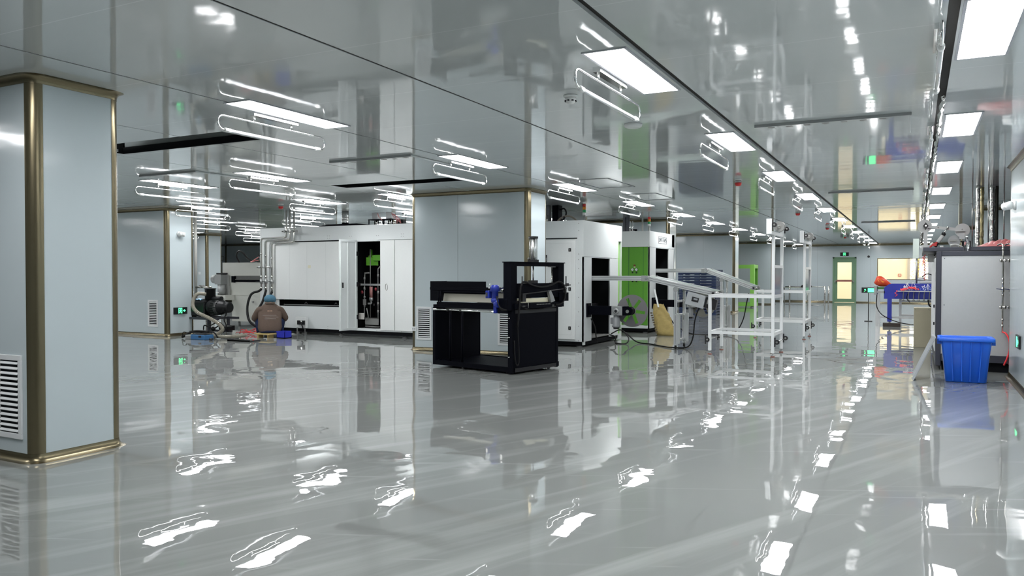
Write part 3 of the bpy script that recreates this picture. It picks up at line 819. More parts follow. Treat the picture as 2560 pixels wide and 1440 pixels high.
    for (x, z, dx, dz) in ((-10.27, 1.86, .12, .03), (-10.28, 1.92, .09, .02), (-10.26, 1.62, .05, .03), (-10.26, 1.52, .05, .09), (-9.88, 1.50, .05, .035), (-10.16, 1.13, .04, .04), (-10.15, .93, .04, .03), (-9.99, .61, .05, .05)):
        w_.box(x, x+dx, YF+.90, YF+.94, z, z+dz)
    w_.build('back_plate', None, t)['kind'] = 'stuff'
    for o in [c for c in t.children if c.name not in old]:
        for v in o.data.vertices:
            v.co.x -= max(0, v.co.y) * .79
    # roof: black hood, cylinders
    MB().loft([[Vector(p) for p in ((-12.0, 13.4, ZT+.012), (-10.2, 13.4, ZT+.012), (-10.2, 14.8, ZT+.012), (-12.0, 14.8, ZT+.012))], [Vector(p) for p in ((-11.75, 13.6, ZT+.10), (-10.9, 13.6, ZT+.10), (-10.9, 14.5, ZT+.10), (-11.75, 14.5, ZT+.10))]], smooth=False).build('roof_hood', blk, t)
    return t
enclosure()
# exhaust duct rising from the hood
m = MB(); rnd = random.Random(9); prof = [(0, .075), (.03, .075)]
z = .03
while z < .24: prof += [(z, .085 + rnd.uniform(-.004, .012)), (z+.012, .072 + rnd.uniform(0, .01))]; z += .024
m.m(foil).lathe((-11.42, 13.85, 2.434), (0, 0, 1), prof + [(.262, .08)], 20)
tag(m.build('exhaust_duct'), 'crumpled silver flexible duct from the black hood to the ceiling', 'duct')
for k, (x, lab) in enumerate(((-10.42, 'grey air cylinder on a black stand atop the enclosure, nearer the foil duct'), (-9.85, 'grey air cylinder with red hoses atop the enclosure, nearer the middle pillar'))):
    t = thing('air_cylinder', lab, 'cylinder', (x, 13.5, 2.337), 0, 'air cylinders on the enclosure roof')
    MB().box(x-.07, x+.07, 13.43, 13.57, 2.455, 2.60, bev=.01).build('body', cast, t)
    MB().box(x-.13, x+.13, 13.38, 13.62, 2.44, 2.455).build('plate', blk, t)
    for (dx, dy) in ((-.12, -.1), (.12, -.1), (-.12, .1), (.12, .1)): MB().cyl((x+dx, 13.5+dy, 2.337), (x+dx, 13.5+dy, 2.44), .012, seg=8).build('leg', blk, t)
    MB().cyl((x, 13.5, 2.337), (x, 13.5, 2.44), .02, seg=8).build('rod', steel, t)
    h_ = MB().m(pink); h_.tube([(x+.07, 13.45, 2.58), (x+.14, 13.4, 2.5), (x+.22, 13.42, 2.42), (x+.2, 13.45, 2.355)], .007, 6, sub=4)
    if k: 
        for j in range(3): h_.tube([(x+.07, 13.45, 2.56), (x+.2+j*.04, 13.4, 2.52-j*.03), (x+.24+j*.03, 13.42, 2.42), (x+.3, 13.45, 2.36)], .006, 6, sub=4)
    h_.build('air_hose', None, t)
    if k: MB().m(rubber).box(x+.16, x+.34, 13.45, 13.6, 2.339, 2.44, bev=.02).build('valve_block', None, t)
    t.location.y -= .28; t.location.z += .002; t.location.x += (.35, .14)[k]

# three steel pipes dropping in front of the enclosure, with valves and black hoses
def drop_pipe(i, xt, zt, xb, zb, lab):
    yb = 12.90
    t = thing('steam_pipe', lab, 'pipe', (xt, yb, zb), 0, 'steel pipes at the enclosure end')
    m = MB(); r = .021; q = .05
    m.tube([(xt, yb, H), (xt, yb, zt+q), (xt-.015, yb, zt+.015), (xt-q, yb, zt), (xb+q, yb, zt-.01), (xb+.015, yb, zt-.025), (xb, yb, zt-q-.01), (xb, yb, zb)], r, 10)
    m.build('pipe', steel, t)
    for z in (zt-.35, 1.25, 1.0):
        MB().cyl((xb, yb, z-.022), (xb, yb, z+.022), .028, seg=12).build('coupling', steel, t)
    v = MB(); v.cyl((xb, yb, 1.10), (xb, yb, 1.19), .036, seg=10); vv = v.build('valve', cast, t)
    MB().m(blk_m).box(xb-.13 if i == 0 else xb-.07, xb, yb-.052, yb-.037, 1.135, 1.15).build('valve_lever', None, vv)
    return t
drop_pipe(0, -12.27, 2.115, -13.02, .98, 'outermost of three steel pipes at the enclosure end, with longest bend')
drop_pipe(1, -12.17, 2.065, -12.88, .96, 'middle of three bent steel pipes at the enclosure end')
drop_pipe(2, -12.05, 2.01, -12.70, .93, 'innermost of three bent steel pipes, nearest the sliding panel')
t = thing('pipe_clamp_bar', 'horizontal steel clamp bar holding the three bent pipes, halfway up', 'bar', (-12.88, 12.88, 1.46))
MB().cyl((-13.1, 12.845, 1.465), (-12.62, 12.845, 1.465), .012, seg=8).build('bar', steel, t)
for x in (-13.02, -12.88, -12.70): MB().cyl((x, 12.845, 1.44), (x, 12.845, 1.49), .03, seg=8).build('clamp', cast, t)
t = thing('pipe_clamp_bar', 'short steel clamp bar on the pipes just under the enclosure top', 'bar', (-12.1, 12.88, 2.24))
MB().cyl((-12.35, 12.845, 2.245), (-11.9, 12.845, 2.245), .012, seg=8).build('bar', steel, t)
for x in (-12.27, -12.17, -12.05, -11.93): MB().cyl((x, 12.845, 2.22), (x, 12.845, 2.27), .027, seg=8).build('clamp', cast, t)
for k, (pts, lab) in enumerate((
    ([(-13.02, 12.90, .975), (-13.04, 12.83, .93), (-13.13, 12.7, .86), (-13.14, 12.6, .60), (-13.0, 12.5, .32), (-12.75, 12.45, .18), (-12.5, 12.5, .12)], 'black rubber hose hanging outermost behind the crouching worker'),
    ([(-12.88, 12.90, .955), (-12.89, 12.8, .70), (-12.92, 12.65, .45), (-12.82, 12.62, .25), (-12.60, 12.66, .17)], 'black rubber hose falling from the middle steel pipe'),
    ([(-12.70, 12.90, .925), (-12.72, 12.8, .70), (-12.75, 12.75, .55), (-12.70, 12.6, .35), (-12.4, 12.55, .22)], 'black hose from the innermost pipe, behind the worker'))):
    tag(MB().tube(pts, .026, 10, sub=5).build('hose', rubber), lab, 'hose', 'black hoses under the steel pipes')

# ================================================================== REAR WHITE MACHINE (left, behind the pump)
t = thing('coating_machine', 'cream-white machine behind the black pump with a black roller slot', 'machine', (-15.0, 14.3, 0))
yf = 14.25
b = MB(); b.box(-15.72, -13.2, yf, 16.0, .78, 1.60); b.box(-15.42, -13.2, yf+.02, 16.0, .12, .78); b.box(-15.72, -15.30, yf-.3, yf+.3, .66, .78)
b.build('body', add_grain(mat('warm_white_sheet', (.66, .66, .61), .5), 20, .02), t)
MB().box(-15.3, -13.3, yf-.012, yf-.001, 1.19, 1.27).m(steel).box(-15.26, -13.3, yf-.03, yf-.012, 1.165, 1.185).m(blk).box(-15.3, -13.3, yf-.012, yf-.001, 1.11, 1.165).box(-15.36, -15.27, yf-.05, yf, 1.10, 1.26).build('roller_slot', blk, t)
g = MB().m(cast); g.lathe((-15.80, yf-.18, 1.18), (0, -1, 0), [(0, .10), (.05, .10), (.06, .06), (.09, .05)], 12); g.box(-15.74, -15.52, yf-.25, yf-.02, 1.05, 1.30, bev=.01); g.cyl((-15.60, yf-.14, .78), (-15.60, yf-.14, 1.05), .10, seg=16); g.m(blk_m).box(-15.68, -15.50, yf-.24, yf-.04, 1.30, 1.34); g.m(blk_m).box(-15.66, -15.50, yf-.24, yf-.10, .72, .78)
g.build('drive_motor', None, t)
MB().m(mat('brushed_bracket', (.55, .55, .53), .4, .5)).prism([(-15.52, 1.30), (-15.45, 1.28), (-15.45, 1.0), (-15.40, .9), (-15.50, .66), (-15.62, .64), (-15.56, .9), (-15.52, 1.0)], 'y', yf-.06, yf-.02).build('bracket', None, t)
MB().cyl((-14.65, yf, .62), (-14.65, yf-.05, .62), .02, seg=8).build('knob', cast, t)
for x in (-15.3, -13.4): MB().cyl((x, yf+.15, 0), (x, yf+.15, .12), .03, seg=8).build('foot', cast, t)
MB().m(white_paint).box(-16.25, -15.3, yf-.6, yf-.5, .84, .87).box(-16.25, -16.2, yf-.6, yf-.5, .0, .84).box(-15.5, -15.45, yf-.6, yf-.5, .0, .84).build('side_shelf', None, t)
t = thing('air_cylinder', 'small upright cylinder with pink hoses atop the cream-white machine', 'cylinder', (-14.72, 14.6, 1.6))
MB().m(blk_m).box(-14.80, -14.64, 14.52, 14.68, 1.60, 1.63).box(-14.78, -14.66, 14.54, 14.66, 1.76, 1.80).m(chrome).cyl((-14.72, 14.6, 1.63), (-14.72, 14.6, 1.76), .05).cyl((-14.72, 14.6, 1.80), (-14.72, 14.6, 1.93), .028).build('barrel', None, t)
MB().m(pink).tube([(-14.78, 14.55, 1.74), (-14.86, 14.5, 1.68), (-14.95, 14.5, 1.63)], .012, 6, sub=4).tube([(-14.78, 14.55, 1.66), (-14.88, 14.5, 1.64), (-15.0, 14.5, 1.62)], .012, 6, sub=4).build('air_hose', None, t)
tag(MB().tube([(-15.50, 14.6, 1.60), (-15.60, 14.6, 1.78), (-15.52, 14.6, 1.90), (-15.38, 14.6, 1.86), (-15.22, 14.6, 1.72), (-15.05, 14.6, 1.63)], .022, 8, sub=5).build('cable', rubber), 'thick black cable arching over the top of the cream-white machine', 'cable')

# tall grey pipe beside the exit-sign pillar
t = thing('downpipe', 'tall pale grey pipe running from ceiling to pump beside the exit-sign pillar', 'pipe', (-13.92, 12.0, .3))
MB().cyl((-14.10, 12.03, .78), (-14.10, 12.03, H), .034, seg=14).build('pipe', add_grain(mat('pale_grey_pipe', (.50, .50, .47), .35), 20, .04), t)
MB().cyl((-14.08, 12.02, 1.02), (-13.72, 12.02, 1.02), .022, seg=10).build('branch_pipe', steel, t)
MB().box(-13.94, -13.86, 11.98, 12.06, 1.04, 1.07).build('branch_valve', cast, t)

# ================================================================== BLACK VACUUM PUMP
def pump():
    t = thing('vacuum_pump', 'black vacuum pump with filter canister on a dark steel frame', 'pump', (-13.5, 12.0, 0))
    pb = mat('pump_black_paint', (.007, .008, .009), .4, spec=.3)
    f = MB(); 
    for (x, y) in ((-13.98, 11.75), (-13.40, 11.75), (-13.98, 12.3), (-13.40, 12.3)): f.bar((x, y, .04), (x, y, .36), .045)
    for y in (11.75, 12.3): f.bar((-14.05, y, .36), (-13.1, y, .36), .05); f.bar((-14.0, y, .06), (-13.3, y, .06), .045)
    for x in (-13.98, -13.40): f.bar((x, 11.75, .36), (x, 12.3, .36), .045)
    f.build('frame', mat('slate_steel_frame', (.045, .048, .06), .5), t)
    b = MB(); b.box(-14.02, -13.56, 11.78, 12.2, .40, .72, bev=.02); b.lathe((-14.02, 11.98, .60), (1, 0, 0), [(-.03, .10), (0, .16), (.3, .19), (.46, .18)], 20); b.lathe((-14.06, 11.9, .46), (1, 0, 0), [(-.02, .05), (.0, .08), (.1, .08)], 12)
    b.build('pump_body', pb, t)
    MB().m(mat('dark_green_casting', (.01, .05, .02), .4)).box(-13.96, -13.80, 11.765, 11.785, .50, .62).build('side_plate', None, t)
    MB().m(pb).cyl((-13.62, 11.95, .78), (-13.22, 11.95, .78), .055, seg=14).build('oil_mist_box', None, t)
    mo = MB(); mo.lathe((-13.56, 11.95, .60), (1, 0, 0), [(0, .15), (.06, .165), (.10, .165), (.12, .15), (.36, .15), (.37, .135), (.42, .135), (.43, .115), (.50, .115), (.58, .11), (.59, .09)], 24)
    for k in range(20):
        a = 2*PI*k/20; mo.bar((-13.42, 11.95+.155*math.cos(a), .60+.155*math.sin(a)), (-13.22, 11.95+.155*math.cos(a), .60+.155*math.sin(a)), .008, .018, roll=0)
    mo.build('motor', pb, t)
    MB().m(mat('grey_motor_band', (.10, .10, .10), .4, .5)).cyl((-13.32, 11.95, .60), (-13.24, 11.95, .60), .159, seg=24).build('name_band', None, t)
    MB().m(pb).lathe((-13.56, 11.95, .74), (0, 0, 1), [(0, .05), (.03, .05), (.035, .11), (.24, .11), (.245, .125), (.265, .125), (.27, .10)], 24).m(blk_m).box(-13.58, -13.54, 11.82, 11.84, .93, 1.0).m(steel).cyl((-13.56, 11.95, 1.01), (-13.56, 11.95, 1.05), .03).build('filter_canister', None, t)
    MB().m(cast).cyl((-14.12, 11.98, .66), (-14.0, 11.98, .66), .035).cyl((-14.10, 11.95, .62), (-14.02, 11.95, .62), .05).build('port', None, t)
    MB().m(rubber).tube([(-13.0, 11.9, .52), (-12.98, 11.8, .35), (-12.92, 11.8, .22), (-12.95, 11.75, .08)], .014, 6, sub=4).tube([(-13.5, 11.8, .30), (-13.3, 11.7, .22), (-13.1, 11.75, .30), (-13.0, 11.8, .22)], .012, 6, sub=4).tube([(-13.6, 11.8, .12), (-13.45, 11.7, .22), (-13.2, 11.7, .16), (-13.05, 11.75, .24)], .014, 6, sub=4).build('wiring', None, t)
    MB().m(pb).box(-13.35, -13.1, 12.0, 12.2, .10, .20).sphere((-13.42, 11.9, .13), .05).box(-13.2, -12.95, 11.85, 12.0, .14, .20).build('valve_group', None, t)
pump()
tag(MB().m(mat('light_blue_film', (.30, .52, .72), .3)).loft([[Vector((-13.95+.04*k, 11.95-.06*math.sin(k*1.3), .745)), Vector((-13.95+.04*k, 11.85, .74+.03*abs(math.sin(k*1.9)))), Vector((-13.95+.04*k, 12.02, .75+.035*abs(math.cos(k*1.4))))] for k in range(7)], smooth=False).build('blue_film'), 'crumpled light blue plastic film on top of the black pump', 'plastic film')
def ribbed(pts, r, mt, name, lab, cat):
    m = MB(); P = []
    base = [Vector(p) for p in pts]
    m.m(mt).tube(base, r, 12, sub=14)
    # ribs
    m2 = MB(); m2.tube(base, r, 4, sub=14, cap=False)
    cs = []
    vs = [v.co.copy() for v in m2.bm.verts]; m2.bm.free()
    for i in range(0, len(vs), 4): cs.append(sum(vs[i:i+4], Vector())/4)
    for a, b in zip(cs[::2], cs[2::2]):
        d = (b-a)
        if d.length > .004: m.cyl(a, a + d.normalized()*.006, r+.004, seg=12)
    return tag(m.build(name), lab, cat)
ribbed([(-13.52, 11.80, .88), (-13.60, 11.66, .89), (-13.66, 11.6, .78), (-13.62, 11.55, .62), (-13.42, 11.5, .50), (-13.10, 11.5, .40), (-12.80, 11.5, .28), (-12.70, 11.5, .16), (-12.85, 11.45, .06), (-13.10, 11.45, .045)], .036, hose_trans, 'ribbed_hose', 'clear ribbed hose looping from the pump canister down to the floor', 'hose')
ribbed([(-13.02, 11.35, .045), (-12.75, 11.25, .045), (-12.45, 11.3, .045), (-12.32, 11.42, .045), (-12.24, 11.55, .05), (-12.22, 11.66, .06)], .034, hose_trans, 'ribbed_hose', 'clear ribbed hose lying on the floor towards the crouching worker', 'hose')

# ---- clutter on the floor round the worker
def tray(name, x0, x1, y0, y1, h_, mt, lab, cat, grp=None):
    t = MB().m(mt); w_ = .012
    t.box(x0, x1, y0, y1, 0, w_); t.box(x0, x1, y0, y0+w_, 0, h_); t.box(x0, x1, y1-w_, y1, 0, h_); t.box(x0, x0+w_, y0, y1, 0, h_); t.box(x1-w_, x1, y0, y1, 0, h_)
    return tag(t.build(name), lab, cat, grp)
t = thing('tool_case', 'steel-blue open tool case on the floor in front of the pump', 'case', (-12.7, 10.9, 0))
m = MB().m(blue_case); m.box(-12.92, -12.52, 10.88, 11.12, 0, .10, bev=.012); m.build('case', None, t)
m = MB().m(blk_m); m.box(-12.90, -12.54, 10.90, 11.10, .10, .115); m.build('opening', None, t)
m = MB().m(blk_m); m.box(-12.68, -12.61, 10.872, 10.88, .05, .09); m.build('latch', None, t)
t = thing('tool_case', 'pale grey case lid beside the steel-blue tool case', 'case', (-13.1, 10.95, 0))
MB().m(cast).box(-13.10, -12.94, 10.90, 11.12, 0, .085, bev=.01).build('lid', None, t)
tag(MB().m(rubber).tube([(-13.3, 11.0, .025), (-13.1, 11.05, .13), (-12.9, 11.0, .16), (-12.72, 11.08, .155), (-12.6, 11.05, .15)], .022, 8, sub=5).tube([(-13.32, 11.1, .02), (-13.2, 11.05, .10), (-13.26, 11.0, .13), (-13.36, 11.05, .03)], .008, 6, sub=5).tube([(-13.1, 11.1, .02), (-12.9, 11.17, .13), (-12.6, 11.17, .14), (-12.5, 11.2, .03)], .014, 6, sub=5).build('cable_tangle'), 'tangle of black cable lying over the steel-blue tool case', 'cable')
tag(MB().m(blk_m).lathe((-12.42, 10.93, .022), (1, 0, 0), [(0, .022), (.07, .022)], 12).build('black_fitting'), 'small black round fitting on the floor right of the tool case', 'fitting')
m = MB().m(rred); rnd = random.Random(4)
for k in range(9):
    a = Vector((-13.15 + rnd.uniform(-.1, .25), 12.45 + rnd.uniform(-.2, .2), .02)); m.tube([a, a + Vector((rnd.uniform(.05, .25), rnd.uniform(-.1, .1), rnd.uniform(.03, .10))), a + Vector((rnd.uniform(.2, .4), rnd.uniform(-.1, .1), .015))], .008, 6, sub=4)
tag(m.build('red_straps'), 'loose red straps in a heap on the floor left of the worker', 'straps')
t = thing('tool_tray', 'flat black tool tray with small tools on the floor before the worker', 'tray', (-12.0, 11.1, 0))
MB().m(blk_m).box(-12.02, -11.42, 11.0, 11.28, 0, .02).box(-12.02, -11.42, 11.0, 11.012, 0, .035).box(-12.02, -12.0, 11.0, 11.28, 0, .035).build('tray', None, t)
MB().m(steel).bar((-11.95, 11.1, .03), (-11.72, 11.15, .03), .014).bar((-11.66, 11.06, .03), (-11.52, 11.18, .03), .012).m(red_p).bar((-11.52, 11.2, .03), (-11.45, 11.12, .03), .02).build('spanners', None, t)
t = thing('parts_crate', 'small royal blue plastic crate on the floor beside the crouching worker', 'crate', (-11.4, 12.0, 0))
m = MB().m(mat('royal_blue_crate', (.02, .03, .45), .4)); x0, x1, y0, y1, h_ = -11.62, -11.40, 11.92, 12.12, .145; w_ = .01
m.box(x0, x1, y0, y1, .005, .02); m.box(x0, x1, y0, y0+w_, .005, h_); m.box(x0, x1, y1-w_, y1, .005, h_); m.box(x0, x0+w_, y0, y1, .005, h_); m.box(x1-w_, x1, y0, y1, .005, h_)
m.box(x0-.008, x1+.008, y0-.008, y0, h_-.02, h_); m.box(x0+.06, x1-.06, y0-.004, y0, .05, .10)
m.build('crate', None, t)
t = thing('control_box', 'small black and white instrument beside the worker at the enclosure foot', 'instrument', (-11.7, 12.8, .33))
MB().m(white_paint).box(-12.0, -11.72, 12.88, 12.96, .15, .38).m(blk_m).box(-11.92, -11.73, 12.84, 12.88, .22, .31).build('case', None, t)
MB().m(rubber).tube([(-11.80, 12.84, .30), (-11.74, 12.78, .24), (-11.72, 12.8, .16), (-11.80, 12.85, .14)], .012, 6, sub=4).m(chrome).cyl((-11.80, 12.83, .30), (-11.76, 12.80, .28), .018).build('lead', None, t)
MB().m(chrome).box(-11.99, -11.95, 12.90, 12.94, .0, .15).box(-11.77, -11.73, 12.90, 12.94, .0, .15).build('stand', None, t)

# ================================================================== CROUCHING WORKER
def person():
    t = thing('person', 'worker in brown jacket and blue hair cover crouching with back to camera', 'person', (-11.93, 12.05, 0), R_(44))
    def skinmesh(name, joints, edges, mt, root=0, lvl=2, parent=t):
        me = bpy.data.meshes.new(name); me.from_pydata([j[0] for j in joints], edges, [])
        o = bpy.data.objects.new(name, me); C.objects.link(o); o.parent = parent
        md = o.modifiers.new('skin', 'SKIN'); md.use_smooth_shade = True
        for i, j in enumerate(joints):
            v = me.skin_vertices[0].data[i]; v.radius = j[1] if isinstance(j[1], tuple) else (j[1], j[1]); v.use_root = (i == root)
        sb = o.modifiers.new('sub', 'SUBSURF'); sb.levels = lvl; sb.render_levels = lvl
        me.materials.append(mt); return o
    # body: pelvis, spine, neck, head, arms with hands, folded legs
    J = [((0, -.02, .20), (.12, .10)), ((0, .03, .36), (.13, .10)), ((0, .10, .52), (.14, .09)), ((0, .16, .61), .06), ((0, .21, .68), .05), ((0, .26, .75), .075), ((0, .28, .80), .07)]
    E_ = [(0, 1), (1, 2), (2, 3), (3, 4), (4, 5), (5, 6)]
    def add(par, pts):
        for p, r in pts: J.append((p, r)); E_.append((par, len(J)-1)); par = len(J)-1
        return par
    for s in (-1, 1):
        w_ = add(2, [((s*.16, .12, .58), .05), ((s*.225, .16, .49), .042), ((s*.275, .21, .41), .037), ((s*.20, .36, .33), .030), ((s*.12, .47, .28), .022), ((s*.10, .51, .27), .028), ((s*.085, .545, .262), .024)])
        for q, (dx, dy, dz) in enumerate(((.030, .05, .0), (.012, .062, -.004), (-.006, .06, -.008), (-.022, .05, -.012))):
            J_ = add(w_, [((s*(.085+dx*.9), .575, .262+dz), .009), ((s*(.080+dx*.8), .545+dy, .250+dz), .008), ((s*(.075+dx*.6), .555+dy, .230+dz), .007)])
        add(w_-1, [((s*.065, .53, .255), .010), ((s*.05, .56, .24), .009)])
        add(0, [((s*.12, .05, .20), .09), ((s*.20, .24, .34), .075), ((s*.22, .36, .42), .065), ((s*.21, .33, .25), .055), ((s*.20, .26, .10), .04), ((s*.20, .25, .05), .04), ((s*.21, .38, .035), .035)])
    skinmesh('body', J, E_, skin)
    # jacket: hunched back from hem to collar, with sleeves
    def ring(cx_, cy_, cz, a, b_, tilt, n=20):
        P = []
        for k in range(n):
            th = 2*PI*k/n; x = a*math.copysign(abs(math.cos(th))**.8, math.cos(th)); y = b_*math.copysign(abs(math.sin(th))**.85, math.sin(th))
            P.append(Vector((cx_+x, cy_+y*math.cos(tilt), cz+y*math.sin(tilt))))
        return P
    jk = MB().m(cotton_brown)
    jk.loft([ring(0, -.03, .115, .20, .15, .1), ring(0, -.035, .15, .225, .165, .12), ring(0, -.03, .22, .24, .175, .2), ring(0, -.01, .32, .232, .17, .3), ring(0, .02, .42, .235, .165, .45), ring(0, .05, .50, .235, .15, .55), ring(0, .075, .56, .225, .13, .65), ring(0, .10, .615, .19, .115, .6), ring(0, .125, .655, .14, .10, .4), ring(0, .145, .69, .095, .085, .3), ring(0, .16, .715, .07, .07, .3)])
    for s in (-1, 1):
        jk.tube([(s*.13, .08, .575), (s*.20, .12, .55), (s*.245, .16, .49), (s*.295, .19, .415), (s*.30, .225, .38), (s*.255, .31, .345), (s*.20, .38, .315), (s*.165, .43, .30)], [.07, .085, .082, .07, .066, .062, .056, .05], 14, sub=3)
    jacket = jk.build('jacket', None, t, world=False)
    for p in jacket.data.polygons: p.use_smooth = True
    d = MB().m(mat('grey_reflective_piping', (.42, .40, .38), .5))
    for (z, x0, x1, y) in ((.462, -.14, .13, -.127), (.425, -.09, .17, -.148), (.39, -.10, .12, -.165)):
        d.tube([(x0, y+.012, z), ((x0+x1)/2, y-.006, z+.004), (x1, y+.012, z)], .0035, 6, sub=4)
    d.build('piping', None, jacket, world=False)
    MB().m(cotton_brown).tube([(-.07, .10, .70), (0, .075, .705), (.07, .10, .70), (.075, .18, .71), (0, .235, .70), (-.075, .18, .71)], .022, 8, sub=4, closed=True).build('collar', None, jacket, world=False)
    tr = MB().m(navy)
    tr.loft([ring(0, -.04, .103, .19, .15, 0), ring(0, -.04, .12, .215, .165, 0), ring(0, -.03, .20, .21, .16, 0)])
    for s in (-1, 1): tr.tube([(s*.10, .0, .215), (s*.18, .16, .28), (s*.235, .33, .42), (s*.245, .37, .40), (s*.225, .33, .24), (s*.21, .27, .09)], [.11, .105, .09, .08, .07, .062], 14, sub=3)
    tr.build('trousers', None, t, world=False)
    for s in (-1, 1):
        MB().m(navy).loft([[Vector((s*.21 + .045*math.cos(2*PI*k/12)*w_, .20 + l_ + .05*math.sin(2*PI*k/12), z)) for k in range(12)] for (l_, z, w_) in ((0, .0, 1), (0, .06, .95), (.02, .10, .7))]).build('shoe_heel', None, t, world=False).name
        MB().m(rubber).box(s*.21-.05, s*.21+.05, .15, .44, .0, .03, bev=.008).m(navy).box(s*.21-.045, s*.21+.045, .16, .43, .03, .075, bev=.015).build('shoe', None, t, world=False)
    # head features (turned away): ears, nose, brows, mouth, hair under the net
    hd = MB().m(skin)
    c0 = Vector((0, .30, .785))
    for s in (-1, 1): hd.sphere(c0 + Vector((s*.078, .0, -.03)), .024, 10, 8, (.45, .8, 1.2))
    hd.sphere(c0 + Vector((0, .10, -.055)), .018, 10, 8, (.8, 1.3, 1))
    face = hd.build('ears_and_nose', None, t, world=False)
    MB().m(mat('lip', (.42, .17, .14), .5)).sphere(c0 + Vector((0, .083, -.095)), .02, 10, 6, (1.3, .5, .35)).build('mouth', None, t, world=False)
    ey = MB().m(mat('eye_white', (.8, .8, .78), .3))
    for s in (-1, 1): ey.sphere(c0 + Vector((s*.032, .085, -.03)), .012, 10, 8)
    ey.m(hair_m)
    for s in (-1, 1): ey.sphere(c0 + Vector((s*.032, .095, -.03)), .006, 8, 6)
    ey.build('eyes', None, t, world=False)
    MB().m(hair_m).sphere(c0 + Vector((0, -.012, -.01)), .092, 16, 12, (.92, .95, 1.02)).build('hair', None, t, world=False)
    hn = MB().m(hairnet_m); R = []
    for i in range(11):
        a = PI*i/10; P = []
        for k in range(36):
            th = 2*PI*k/36; rr = 1 + .045*math.sin(k*2.9 + i) + .03*math.sin(k*5.1)
            P.append(c0 + Vector((.122*math.sin(a)*math.cos(th)*rr + (1e-4 if i in (0, 10) else 0), .132*math.sin(a)*math.sin(th)*rr - .02, .095 - .10*(1-math.cos(a))*.95*rr)))
        R.append(P)
    hn.loft(R).build('hairnet', None, t, world=False)
    return t
person()
t = thing('low_stool', 'low pale wooden board stool under the crouching worker', 'stool', (-12.0, 11.95, 0))
MB().m(wood).box(-12.14, -11.72, 11.82, 12.02, .065, .095, bev=.004).build('seat', None, t)
for x in (-12.10, -11.82): MB().m(wood).box(x, x+.04, 11.86, 12.0, 0, .065).build('leg', None, t)

